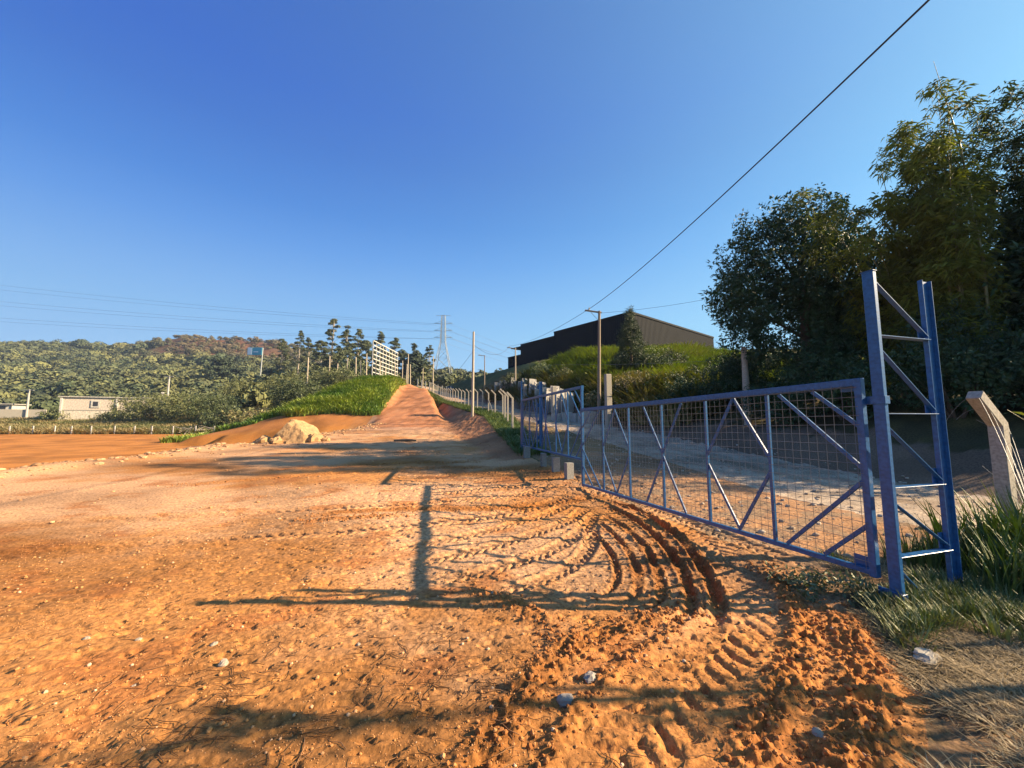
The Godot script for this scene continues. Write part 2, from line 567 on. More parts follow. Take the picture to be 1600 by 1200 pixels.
func zone(x: float, d: float) -> int:
	if d > 78.0:
		if absf(x - L("roadc", d)) < 2.4 and d < 150.0: return ROAD
		return HILLS
	var r := x - L("roadc", d)
	if r > 2.0: return SLOPE
	if r > -1.9 and d > -6.0: return ROAD
	var s := x - L("fence", d)
	if d < 4.3 and x > verge(d): return BANK
	if s > -L("boff", d) and d > 12.0: return BANK
	if s > 0.0: return BANK
	if d > 33.0:
		if absf(x - L("rampx", d)) < L("rampw", d) + 0.8: return RAMP
		if x > L("rampx", d): return BANK
		if d > 41.2 + n_mid.get_noise_2d(x, 3.0) * 1.2 and x > -37.0: return MOUND
	if x < L("edge", d) - 0.3:
		return LOT if d < 56.0 else HILLS
	return YARD

func soil(x: float, d: float, zn: int) -> Color:
	var a := n_big.get_noise_2d(x * 4.0, d * 6.0)
	var b := n_mid.get_noise_2d(x * 2.4 + 40.0, d * 3.0)
	var f := n_fine.get_noise_2d(x * 2.0, d * 2.0 + 90.0)
	var pale := Color(0.69, 0.395, 0.205)
	var orange := Color(0.568, 0.252, 0.080)
	var red := Color(0.499, 0.184, 0.057)
	var earth := Color(0.50, 0.245, 0.12).lerp(Color(0.44, 0.19, 0.085), clampf(0.5 + f, 0.0, 1.0))
	var c := orange
	match zn:
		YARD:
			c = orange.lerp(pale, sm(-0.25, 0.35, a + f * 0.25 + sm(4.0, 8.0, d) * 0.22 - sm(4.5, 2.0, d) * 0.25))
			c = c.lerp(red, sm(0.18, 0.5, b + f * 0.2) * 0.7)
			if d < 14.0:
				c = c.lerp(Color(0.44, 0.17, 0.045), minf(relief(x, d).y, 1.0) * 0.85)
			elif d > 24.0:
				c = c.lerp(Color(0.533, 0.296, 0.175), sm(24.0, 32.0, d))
			var bank := x - L("fence", d) + L("boff", d) + L("bw", d)
			if d > 13.0 and bank > 0.0:
				c = c.lerp(earth, sm(0.0, 0.6, bank))
		RAMP:
			c = Color(0.568, 0.264, 0.129).lerp(Color(0.482, 0.192, 0.084), clampf(0.5 + f, 0.0, 1.0))
			if x - L("rampx", d) > L("rampw", d):
				c = earth
		LOT:
			c = Color(0.61, 0.24, 0.055).lerp(Color(0.58, 0.25, 0.07), sm(-0.2, 0.5, b))
			if x > L("edge", d) - 2.0: c = c.lerp(Color(0.568, 0.304, 0.129), 0.6)
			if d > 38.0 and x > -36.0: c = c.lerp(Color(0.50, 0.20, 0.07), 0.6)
		MOUND:
			c = Color(0.100, 0.130, 0.030)
			if d < 44.0: c = Color(0.50, 0.20, 0.07).lerp(c, sm(41.5, 44.0, d + f * 2.0))
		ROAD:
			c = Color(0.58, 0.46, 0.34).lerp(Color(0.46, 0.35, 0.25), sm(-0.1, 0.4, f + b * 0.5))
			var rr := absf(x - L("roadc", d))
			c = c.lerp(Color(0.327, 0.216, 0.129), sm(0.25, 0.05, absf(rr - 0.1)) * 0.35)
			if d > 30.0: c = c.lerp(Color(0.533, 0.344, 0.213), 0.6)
		BANK:
			var s := x - L("fence", d)
			if d < 4.3 and x > verge(d) and s < 6.0:
				c = Color(0.344, 0.200, 0.099).lerp(Color(0.210, 0.150, 0.075), sm(-0.15, 0.25, b + f))
			elif s > 0.0:
				c = Color(0.473, 0.256, 0.129).lerp(Color(0.344, 0.224, 0.137), sm(-0.2, 0.3, b + f))
				if d > 14.5: c = c.lerp(Color(0.130, 0.130, 0.050), 0.5)
			elif s < -L("boff", d):
				c = earth
			else:
				c = Color(0.130, 0.130, 0.045).lerp(Color(0.258, 0.160, 0.091), sm(0.1, 0.4, f))
		SLOPE:
			c = Color(0.100, 0.085, 0.040).lerp(Color(0.160, 0.130, 0.050), sm(-0.1, 0.4, b))
			var r := x - L("roadc", d) - 2.0
			if r < 2.2 + b: c = Color(0.258, 0.176, 0.114)
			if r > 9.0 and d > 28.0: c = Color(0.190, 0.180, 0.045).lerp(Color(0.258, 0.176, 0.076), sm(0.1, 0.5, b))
		HILLS:
			c = Color(0.085, 0.100, 0.035).lerp(Color(0.200, 0.170, 0.060), sm(0.0, 0.5, n_mid.get_noise_2d(x * 0.12, d * 0.12)))
			if d < 100.0 and x < -36.0:
				c = Color(0.310, 0.216, 0.091).lerp(Color(0.220, 0.200, 0.070), sm(-0.1, 0.3, n_mid.get_noise_2d(x * 0.3, d * 0.6)))
			if d > 330.0:
				var px := 600.0 * x / d + 800.0
				c = c.lerp(Color(0.200, 0.100, 0.055), sm(170.0, 260.0, px + 60.0 * a) * sm(480.0, 410.0, px))
	return c

func axis(dense_lo: float, dense_hi: float, step: float, growth: float, lo: float, hi: float) -> PackedFloat32Array:
	var left := []
	var x := dense_lo
	var s := step
	while x > lo:
		s *= growth
		x -= s
		left.append(x)
	left.reverse()
	var out := PackedFloat32Array(left)
	x = dense_lo
	while x < dense_hi:
		out.append(x)
		x += step
	s = step
	while x < hi:
		out.append(x)
		s *= growth
		x += s
	out.append(x)
	return out

func make_ground() -> void:
	var xs := axis(-2.7, 3.2, 0.0155, 1.0255, -900.0, 700.0)
	var ds := axis(1.4, 6.6, 0.016, 1.022, -25.0, 760.0)
	var nx := xs.size()
	var nd := ds.size()
	var hs := PackedFloat32Array()
	hs.resize(nx * nd)
	for j in nd:
		for i in nx:
			hs[j * nx + i] = ground(xs[i], ds[j])
	var bs := []
	var maps := []
	for k in ZONES.size():
		var m := MB.new()
		bs.append(m)
		var mp := PackedInt32Array()
		mp.resize(nx * nd)
		mp.fill(-1)
		maps.append(mp)
	var uv2 := []
	for k in ZONES.size(): uv2.append(PackedVector2Array())
	for j in nd - 1:
		for i in nx - 1:
			var zn := zone((xs[i] + xs[i + 1]) * 0.5, (ds[j] + ds[j + 1]) * 0.5)
			var m: MB = bs[zn]
			var mp: PackedInt32Array = maps[zn]
			var q := [0, 0, 0, 0]
			for k in 4:
				var ii := i + (1 if k == 1 or k == 2 else 0)
				var jj := j + (1 if k >= 2 else 0)
				var id := jj * nx + ii
				if mp[id] < 0:
					mp[id] = m.v.size()
					var x := xs[ii]
					var d := ds[jj]
					m.v.append(Vector3(x, hs[id], -d))
					var i0 := maxi(ii - 1, 0)
					var i1 := mini(ii + 1, nx - 1)
					var j0 := maxi(jj - 1, 0)
					var j1 := mini(jj + 1, nd - 1)
					var gx := (hs[jj * nx + i1] - hs[jj * nx + i0]) / (xs[i1] - xs[i0])
					var gd := (hs[j1 * nx + ii] - hs[j0 * nx + ii]) / (ds[j1] - ds[j0])
					m.n.append(Vector3(-gx, 1.0, gd).normalized())
					m.c.append(soil(x, d, zn))
					m.uv.append(Vector2(x, -d))
					uv2[zn].append(Vector2(x, -d) * 0.061)
				q[k] = mp[id]
			maps[zn] = mp
			m.ix.append(q[0]); m.ix.append(q[2]); m.ix.append(q[1])
			m.ix.append(q[0]); m.ix.append(q[3]); m.ix.append(q[2])
	for k in ZONES.size():
		var m: MB = bs[k]
		if m.v.is_empty(): continue
		var arr := []
		arr.resize(Mesh.ARRAY_MAX)
		arr[Mesh.ARRAY_VERTEX] = m.v
		arr[Mesh.ARRAY_NORMAL] = m.n
		arr[Mesh.ARRAY_COLOR] = m.c
		arr[Mesh.ARRAY_TEX_UV] = m.uv
		arr[Mesh.ARRAY_TEX_UV2] = uv2[k]
		arr[Mesh.ARRAY_INDEX] = m.ix
		var me := ArrayMesh.new()
		me.add_surface_from_arrays(Mesh.PRIMITIVE_TRIANGLES, arr)
		var o := MeshInstance3D.new()
		o.mesh = me
		o.material_override = M.ground
		o.name = ZONES[k]
		add_child(o)
		o.set_meta("kind", "structure")

func gpos(x: float, z: float, lift := 0.0) -> Vector3:
	return Vector3(x, ground(x, -z) + lift, z)

# ------------------------------------------------------------------ foliage pieces
func rdir() -> Vector3:
	var z := rng.randf_range(-1.0, 1.0)
	var a := rng.randf() * TAU
	var r := sqrt(1.0 - z * z)
	return Vector3(r * cos(a), z, r * sin(a))

func leaf(m: MB, p: Vector3, dir: Vector3, side: Vector3, l: float, w: float, droop := 0.2) -> void:
	var mid := p + dir * l * 0.45
	var up := side.cross(dir).normalized()
	var tip := p + dir * l - Vector3.UP * droop * l
	var a := mid + side * w + up * w * 0.25
	var b := mid - side * w + up * w * 0.25
	m.tri(p, a, tip)
	m.tri(p, tip, b)

# a spray of leaves within about one unit
func leaf_spray(count: int, l: float, w: float, spread: float, droop: float) -> ArrayMesh:
	var m := MB.new()
	for i in count:
		var p := rdir() * spread * pow(rng.randf(), 0.5)
		var d := (p.normalized() * 0.8 + rdir()).normalized()
		d.y = d.y * 0.6 - droop * 0.4
		d = d.normalized()
		var s := d.cross(rdir()).normalized()
		var k := rng.randf_range(0.75, 1.25)
		m.col = Color.WHITE * rng.randf_range(0.75, 1.2)
		leaf(m, p, d, s, l * rng.randf_range(0.7, 1.2), w * rng.randf_range(0.8, 1.1) * k, droop)
	return m.mesh()

func blade_tuft(count: int, h: float, w: float, lean: float, spread: float) -> ArrayMesh:
	var m := MB.new()
	for i in count:
		var a := rng.randf() * TAU
		var out := Vector3(cos(a), 0, sin(a))
		var side := Vector3(-sin(a), 0, cos(a))
		var b := out * spread * rng.randf()
		var hh := h * rng.randf_range(0.5, 1.1)
		var le := lean * rng.randf_range(0.3, 1.3) * h
		var p1 := b + Vector3.UP * hh * 0.55 + out * le * 0.3
		var p2 := b + Vector3.UP * hh + out * le
		m.col = Color.WHITE * rng.randf_range(0.75, 1.2)
		m.quad(b - side * w, b + side * w, p1 + side * w * 0.8, p1 - side * w * 0.8)
		m.tri(p1 - side * w * 0.8, p1 + side * w * 0.8, p2)
	return m.mesh()

# facetted far crown about one unit in radius
func far_crown(count: int, size: float, lobes: int, tall: float) -> ArrayMesh:
	var m := MB.new()
	var cs := [Vector3.ZERO]
	for i in lobes:
		var d := rdir()
		cs.append(Vector3(d.x * 0.55, absf(d.y) * 0.5 * tall, d.z * 0.55))
	for i in count:
		var o: Vector3 = cs[rng.randi() % cs.size()]
		var d := rdir()
		if d.y < -0.3: d.y = -d.y
		var p := o + Vector3(d.x * 0.5, d.y * 0.5 * tall, d.z * 0.5) * rng.randf_range(0.8, 1.1)
		var t := d.cross(rdir()).normalized()
		m.col = Color.WHITE * rng.randf_range(0.7, 1.2)
		leaf(m, p - t * size * 0.5, (t + d * 0.35).normalized(), t.cross(d), size * rng.randf_range(0.7, 1.3), size * 0.38, 0.1)
	return m.mesh()

var SP := {}
func make_sprays() -> void:
	SP.broad = [leaf_spray(16, 0.5, 0.11, 0.6, 0.25), leaf_spray(16, 0.45, 0.12, 0.65, 0.2), leaf_spray(14, 0.55, 0.1, 0.55, 0.3)]
	SP.bamboo = [leaf_spray(18, 0.7, 0.045, 0.6, 0.5), leaf_spray(18, 0.65, 0.05, 0.65, 0.6), leaf_spray(16, 0.75, 0.045, 0.6, 0.45)]
	SP.needle = [leaf_spray(30, 0.7, 0.045, 0.45, 0.0), leaf_spray(30, 0.7, 0.045, 0.45, -0.05)]
	SP.far = []
	for i in 5: SP.far.append(far_crown(190, 0.34, 5, 0.9))
	SP.fartall = []
	for i in 3: SP.fartall.append(far_crown(190, 0.32, 5, 1.6))
	SP.tuft = [blade_tuft(14, 0.5, 0.012, 0.5, 0.12), blade_tuft(14, 0.5, 0.014, 0.7, 0.14), blade_tuft(12, 0.55, 0.011, 0.4, 0.1)]
	SP.coarse = [blade_tuft(11, 0.6, 0.04, 0.55, 0.25), blade_tuft(11, 0.65, 0.045, 0.7, 0.25), blade_tuft(10, 0.55, 0.04, 0.4, 0.22)]
	SP.straw = [blade_tuft(11, 0.07, 0.002, 1.3, 0.07), blade_tuft(11, 0.08, 0.0022, 1.6, 0.08)]
	SP.short = [blade_tuft(16, 0.2, 0.006, 0.7, 0.1), blade_tuft(16, 0.18, 0.007, 0.8, 0.11)]

# blobs: [centre, radii]; leaves spread through the outer half of each blob
func crown(parent: Node3D, called: String, kind: String, blobs: Array, per: float, size: float, tone: Color, tone2: Color, mat_: Material) -> void:
	var n_kind: int = SP[kind].size()
	for k in n_kind:
		var tf := []
		var cols := []
		for bl in blobs:
			var o: Vector3 = bl[0]
			var r: Vector3 = bl[1]
			var cnt := int(per * (r.x * r.y + r.y * r.z + r.x * r.z) / 3.0 / (size * size) / n_kind)
			var tn := tone.lerp(tone2, rng.randf())
			for i in cnt:
				var d := rdir()
				var q := pow(rng.randf(), 0.45)
				var p := o + Vector3(d.x * r.x, d.y * r.y, d.z * r.z) * q
				var b := Basis(rdir(), rng.randf() * TAU) if kind != "bamboo" else Basis(Vector3.UP, rng.randf() * TAU)
				tf.append(Transform3D(b.scaled(Vector3.ONE * size * rng.randf_range(0.7, 1.3)), p))
				cols.append(tn.lerp(tone2, rng.randf() * 0.6) * rng.randf_range(0.8, 1.2))
		if tf.size() > 0:
			copies(called, SP[kind][k], mat_, tf, cols, parent)

func limb_tree(t: Node3D, h: float, r: float, blobs: Array, bark: Material, lean := Vector3.ZERO) -> void:
	var m := MB.new()
	var top := Vector3(0, h, 0) + lean
	var mid := top * 0.5 + Vector3(rng.randf_range(-0.2, 0.2), 0, rng.randf_range(-0.2, 0.2)) * h * 0.12
	m.tube([Vector3(0, -0.4, 0), Vector3(0, 0.3, 0), mid, top], [r * 1.5, r * 1.15, r * 0.85, r * 0.3], 8)
	part("trunk", m, bark, t)
	for bl in blobs:
		var o: Vector3 = bl[0]
		var m2 := MB.new()
		var s := clampf(o.y / h - 0.25, 0.25, 0.8)
		var st := mid.lerp(top, (s - 0.5) * 2.0) if s > 0.5 else mid * (s * 2.0)
		m2.tube([st, st.lerp(o, 0.5) + Vector3.UP * 0.15 * rng.randf(), o], [r * 0.4, r * 0.26, r * 0.08], 6)
		part("limb", m2, bark, t)

# ------------------------------------------------------------------ the gate
const GL := Vector3(1.61, 0.16, -8.85)
const GR := Vector3(3.185, 0.27, -3.51)

func gate_leaf(label: String, a: Vector3, b: Vector3, h: float, mesh_from: float, mesh_to: float) -> void:
	var t := thing("gate_leaf", label, "gate", a, "leaves of the blue gate")
	var along := b - a
	var g := Vector3(along.x, 0, along.z).normalized()
	var nrm := Vector3(-g.z, 0, g.x)
	var P := func(u: float, v: float) -> Vector3: return along * u + Vector3.UP * v
	var up := Vector3.UP
	var m := MB.new()
	m.bar(P.call(0, h), P.call(1, h), nrm, 0.026, 0.034, 0.004); part("top_rail", m, M.blue, t)
	m = MB.new()
	m.bar(P.call(0, 0.0), P.call(1, 0.0), nrm, 0.025, 0.024, 0.004); part("bottom_rail", m, M.blue, t)
	for u in [0.0, 1.0]:
		m = MB.new()
		m.box(P.call(u, h * 0.5), g * 0.03, up * (h * 0.5 + 0.036), nrm * 0.028, 0.004); part("stile", m, M.blue, t)
	for k in range(1, 6):
		m = MB.new()
		m.bar(P.call(k / 6.0, 0.03), P.call(k / 6.0, h - 0.045), nrm, 0.017, 0.017, 0.003); part("upright", m, M.blue, t)
	var B := func(u0: float, v0: float, u1: float, v1: float, side: float) -> void:
		var mm := MB.new()
		mm.bar(P.call(u0, v0) + nrm * side, P.call(u1, v1) + nrm * side, nrm, 0.01, 0.018, 0.002)
		part("brace", mm, M.blue, t)
	var mid := h * 0.5
	var s6 := 1.0 / 6.0
	for e in [[0.0, 1.0], [1.0, -1.0]]:
		var u0: float = e[0]
		var q: float = e[1] * s6
		B.call(u0, mid + 0.03, u0 + q * 0.85, h - 0.05, -0.005)
		B.call(u0, mid + 0.42, u0 + q * 0.45, h - 0.05, 0.006)
		B.call(u0, mid - 0.03, u0 + q * 0.85, 0.03, 0.006)
		B.call(u0, mid - 0.42, u0 + q * 0.45, 0.03, -0.005)
		# diamond in the second bay
		B.call(u0 + q * 1.0, mid + 0.06, u0 + q * 1.5, h - 0.05, -0.005)
		B.call(u0 + q * 2.0, mid + 0.06, u0 + q * 1.5, h - 0.05, 0.006)
		B.call(u0 + q * 1.0, mid - 0.06, u0 + q * 1.5, 0.03, 0.006)
		B.call(u0 + q * 2.0, mid - 0.06, u0 + q * 1.5, 0.03, -0.005)
		# the cross at the middle
		B.call(0.5, mid + 0.02, u0 + q * 2.5, h - 0.05, 0.006)
		B.call(0.5, mid - 0.02, u0 + q * 2.5, 0.03, -0.006)
	# welded wire mesh
	m = MB.new()
	var len_ := along.length()
	var n0 := int(mesh_from * len_ / 0.085)
	var n1 := int(mesh_to * len_ / 0.085)
	for i in range(n0, n1 + 1):
		var u := i * 0.085 / len_
		m.tube([P.call(u, 0.02) + nrm * 0.034, P.call(u, h - 0.02) + nrm * 0.034], [0.0023], 4, false)
	for j in range(1, 20):
		var v := j * 0.086
		var pts := []
		for i in 13:
			pts.append(P.call(lerpf(mesh_from, mesh_to, i / 12.0), v + 0.004 * sin(i * 2.1 + j)) + nrm * 0.0385)
		m.tube(pts, [0.0023], 4, false)
	var w := part("wire_mesh", m, M.wire, t)
	w.set_meta("kind", "stuff")
	# latch plate and hinge straps
	for v in [0.05, h - 0.02]:
		m = MB.new()
		m.box(P.call(1.0, v) - g * 0.08 - nrm * 0.036, g * 0.10, up * 0.06, nrm * 0.005, 0.003)
		var cp := part("corner_plate", m, M.blue, t)
		for q in [-0.05, 0.03]:
			m = MB.new()
			m.tube([P.call(1.0, v) - g * (0.08 + q) - nrm * 0.041, P.call(1.0, v) - g * (0.08 + q) - nrm * 0.052], [0.009], 6)
			part("bolt", m, M.blue, cp)

func gate_tower(label: String, base: Vector3, h: float, flip: float) -> void:
	var t := thing("gate_post", label, "gate post", base, "ladder posts of the blue gate")
	var g := Vector3(0.2824, 0, 0.9593)
	var p := Vector3(0.9593, 0, -0.2824)
	var up := Vector3.UP
	var o2 := p * 0.78
	var m := MB.new()
	m.box(up * (h * 0.5 - 0.15), g * 0.044, up * (h * 0.5 + 0.15), p * 0.024, 0.005); part("upright", m, M.blue, t)
	# rear upright: an open channel seen from its hollow side
	m = MB.new()
	m.box(o2 + up * (h * 0.5 - 0.13) - g * 0.018, p * 0.07, up * (h * 0.5 + 0.13), g * 0.004, 0.002)
	m.box(o2 + up * (h * 0.5 - 0.13) - p * 0.066, p * 0.004, up * (h * 0.5 + 0.13), g * 0.017, 0.002)
	m.box(o2 + up * (h * 0.5 - 0.13) + p * 0.066, p * 0.004, up * (h * 0.5 + 0.13), g * 0.017, 0.002)
	part("channel_upright", m, M.blue, t)
	var ys := [0.44, 1.02, 1.66, 2.36]
	for i in 4:
		m = MB.new()
		m.box(p * 0.375 + up * ys[i], p * 0.343, up * 0.004, g * 0.036, 0.002); part("rung", m, M.blue, t)
		m = MB.new()
		m.box(o2 - p * 0.06 + up * (ys[i] + 0.07) - g * 0.03, p * 0.06, up * 0.07, g * 0.005, 0.002); part("gusset", m, M.blue, t)
	var tops := [0.33, 0.92, 1.58, 2.27, h - 0.05]
	for i in 4:
		m = MB.new()
		var lo: float = ys[i] + 0.03
		m.bar(p * 0.03 + up * (tops[i + 1] - 0.02), p * 0.72 + up * lo, g, 0.02, 0.004, 0.001); part("diagonal", m, M.blue, t)
	m = MB.new()
	m.bar(p * 0.03 + up * 0.34, p * 0.45 - up * 0.02, g, 0.018, 0.004, 0.001); part("diagonal", m, M.blue, t)
	m = MB.new()
	m.box(up * (h + 0.003), g * 0.05, up * 0.004, p * 0.028, 0.001); part("cap", m, M.blue, t)
	for v in [0.12, 1.78]:
		m = MB.new()
		m.box(up * v - g * 0.09 * flip, g * 0.045, up * 0.035, p * 0.012, 0.003)
		m.box(up * v - p * 0.028, g * 0.055, up * 0.035, p * 0.004, 0.002)
		m.box(up * v + g * 0.052 * flip, g * 0.004, up * 0.035, p * 0.032, 0.002)
		part("strap", m, M.blue, t)

# ------------------------------------------------------------------ fences, poles, wires
func bent_post(m: MB, o: Vector3, h: float, w: float, arm: Vector3, side: Vector3) -> void:
	var fwd := Vector3(arm.x, 0, arm.z).normalized()
	var e := o + Vector3.UP * h
	m.box(o + Vector3.UP * (h * 0.5 - 0.2), side * w * 0.5, Vector3.UP * (h * 0.5 + 0.2), fwd * w * 0.5, w * 0.06)
	m.bar(e - arm.normalized() * w * 0.3 - Vector3.UP * w * 0.1, e + arm, side, w * 0.495, w * 0.46, w * 0.06)

func sag(a: Vector3, b: Vector3, drop: float, n := 12) -> Array:
	var out := []
	for i in n + 1:
		var t := float(i) / n
		out.append(a.lerp(b, t) - Vector3.UP * drop * 4.0 * t * (1.0 - t))
	return out

func pole(label: String, at: Vector3, h: float, r: float, arm: float, mt: Material, lean := 0.0) -> Node3D:
	var t := thing("utility_pole", label, "utility pole", at, "poles along the gravel road")
	var m := MB.new()
	m.tube([Vector3(0, -0.6, 0), Vector3(lean * 0.5, h * 0.5, 0), Vector3(lean, h, 0)], [r * 1.15, r, r * 0.75], 10)
	part("shaft", m, mt, t)
	if arm > 0.0:
		m = MB.new()
		m.bar(Vector3(lean + 0.15, h - 0.12, 0.0), Vector3(lean - arm, h + 0.05, 0.0), Vector3(0, 0, 1), 0.05, 0.05, 0.008); part("crossarm", m, M.wood, t)
		m = MB.new()
		m.bar(Vector3(lean, h - 0.8, 0.06), Vector3(lean - arm * 0.65, h - 0.05, 0.06), Vector3(0, 0, 1), 0.012, 0.012); part("brace", m, M.steel, t)
		m = MB.new()
		m.tube([Vector3(lean - arm * 0.7, h + 0.05, 0), Vector3(lean - arm * 0.7, h + 0.14, 0), Vector3(lean - arm * 0.7, h + 0.26, 0)], [0.03, 0.055, 0.03], 8); part("insulator", m, M.slab, t)
	return t

func wire(label: String, pts: Array, r: float, mt: Material, group := "") -> void:
	var m := MB.new()
	m.tube(pts, [r], 5)
	solo("overhead_wire", m.mesh(), mt, label, "wire", Vector3.ZERO, group)

# rough stone: squashed icosphere-like lump with flat chipped faces
func lump(seed_: int, rough := 0.25, res := 10, flat := 0.75) -> ArrayMesh:
	var f := FastNoiseLite.new()
	f.seed = seed_; f.frequency = 0.9; f.noise_type = FastNoiseLite.TYPE_CELLULAR
	f.cellular_return_type = FastNoiseLite.RETURN_DISTANCE
	var f2 := FastNoiseLite.new()
	f2.seed = seed_ + 3; f2.frequency = 0.8
	var m := MB.new()
	var pt := func(i: int, j: int) -> Vector3:
		var th := PI * j / res
		var ph := TAU * (i % (res * 2)) / (res * 2.0)
		var d := Vector3(sin(th) * cos(ph), cos(th), sin(th) * sin(ph))
		var k := 1.0 + rough * (f.get_noise_3d(d.x * 1.6, d.y * 1.6, d.z * 1.6) + f2.get_noise_3d(d.x * 1.3, d.y * 1.3, d.z * 1.3) * 1.3)
		return Vector3(d.x * k, d.y * k * flat, d.z * k)
	for j in res:
		for i in res * 2:
			var a: Vector3 = pt.call(i, j)
			var b: Vector3 = pt.call(i + 1, j)
			var c: Vector3 = pt.call(i + 1, j + 1)
			var e: Vector3 = pt.call(i, j + 1)
			if j > 0: m.tri(a, b, c)
			if j < res - 1: m.tri(a, c, e)
	return m.mesh()

# boulder split along flat planes: a ball cut by planes, with a rough skin
func cut_rock(seed_: int) -> ArrayMesh:
	var r := RandomNumberGenerator.new()
	r.seed = seed_
	var pl := [[Vector3(-0.75, 0.62, 0.2), 0.62], [Vector3(0.6, 0.8, 0.1), 0.66], [Vector3(0.1, 0.5, 0.86), 0.62], [Vector3(-0.35, 0.3, 0.9), 0.72], [Vector3(0.75, 0.35, 0.55), 0.8], [Vector3(-0.2, 0.95, -0.2), 0.8], [Vector3(0, -1, 0), 0.3], [Vector3(-0.95, 0.05, 0.3), 0.85], [Vector3(0.3, 0.86, 0.4), 0.70]]
	for i in 6:
		var d := Vector3(r.randf_range(-1, 1), r.randf_range(-0.2, 0.9), r.randf_range(-1, 1)).normalized()
		pl.append([d, r.randf_range(0.8, 0.95)])
	var f := FastNoiseLite.new()
	f.seed = seed_; f.frequency = 2.2; f.fractal_octaves = 4
	var m := MB.new()
	var res := 40
	var grid := []
	for j in res + 1:
		var row := []
		for i in res * 2:
			var th := PI * j / res
			var ph := TAU * i / (res * 2.0)
			var d := Vector3(sin(th) * cos(ph), cos(th), sin(th) * sin(ph))
			var k := 1.1
			for q in pl:
				var c: float = d.dot(q[0].normalized())
				if c > 0.01: k = minf(k, q[1] / c)
			row.append(d * k * (1.0 + 0.07 * f.get_noise_3d(d.x, d.y, d.z)))
		grid.append(row)
	for j in res:
		for i in res * 2:
			var a: Vector3 = grid[j][i]
			var b: Vector3 = grid[j][(i + 1) % (res * 2)]
			var c: Vector3 = grid[j + 1][(i + 1) % (res * 2)]
			var e: Vector3 = grid[j + 1][i]
			if j > 0: m.tri(a, b, c)
			if j < res - 1: m.tri(a, c, e)
	return m.mesh()

const ORD := ["first", "second", "third", "fourth", "fifth", "sixth", "seventh", "eighth", "ninth", "tenth", "eleventh", "twelfth", "thirteenth", "fourteenth", "fifteenth", "sixteenth", "seventeenth", "eighteenth", "nineteenth", "twentieth"]
# number a row of look-alikes from left to right, as they appear from the yard
func label_row(list: Array, text: String) -> void:
	list.sort_custom(func(a, b): return a.position.x / -a.position.z < b.position.x / -b.position.z)
	for i in list.size():
		list[i].set_meta("label", ("leftmost" if i == 0 else "rightmost" if i == list.size() - 1 else ORD[i]) + " " + text + ("" if i == 0 or i == list.size() - 1 else ", counted from the left"))

# ------------------------------------------------------------------ build
func sky_image() -> Image:
	var w := 1024
	var h := 512
	var im := Image.create(w, h, false, Image.FORMAT_RGBF)
	var ys := [-0.05, 0.0, 0.1, 0.215, 0.276, 0.38, 0.453, 0.557, 0.63, 0.76, 1.0]
	var cs := [Vector3(0.36, 0.57, 0.86), Vector3(0.35, 0.57, 0.87), Vector3(0.30, 0.53, 0.86), Vector3(0.232, 0.465, 0.83), Vector3(0.19, 0.405, 0.82), Vector3(0.10, 0.28, 0.76), Vector3(0.055, 0.20, 0.68), Vector3(0.027, 0.12, 0.58), Vector3(0.014, 0.085, 0.55), Vector3(0.006, 0.055, 0.47), Vector3(0.006, 0.045, 0.41)]
	var sun := Vector3(6.04, 2.95, 0.18).normalized()
	for j in h:
		var el := PI * 0.5 - PI * (j + 0.5) / h
		var y := sin(el)
		var c := Vector3(0.22, 0.17, 0.11)
		if y > -0.05:
			for k in range(1, 11):
				if y <= ys[k]:
					c = cs[k - 1].lerp(cs[k], (y - ys[k - 1]) / (ys[k] - ys[k - 1]))
					break
		for i in w:
			var az := TAU * (i + 0.5) / w
			var d := Vector3(sin(az) * cos(el), y, -cos(az) * cos(el))
			var cc := c
			if y > -0.05:
				var g := rad_to_deg(acos(clampf(d.dot(sun), -1.0, 1.0)))
				cc += Vector3(0.21, 0.36, 0.30) * exp(-(maxf(g, 12.0) - 33.0) / 24.0) + Vector3(0.03, 0.075, 0.05) * (1.0 + d.dot(sun))
			cc /= EXPOSURE
			im.set_pixel(i, j, Color(cc.x, cc.y, cc.z))
	return im

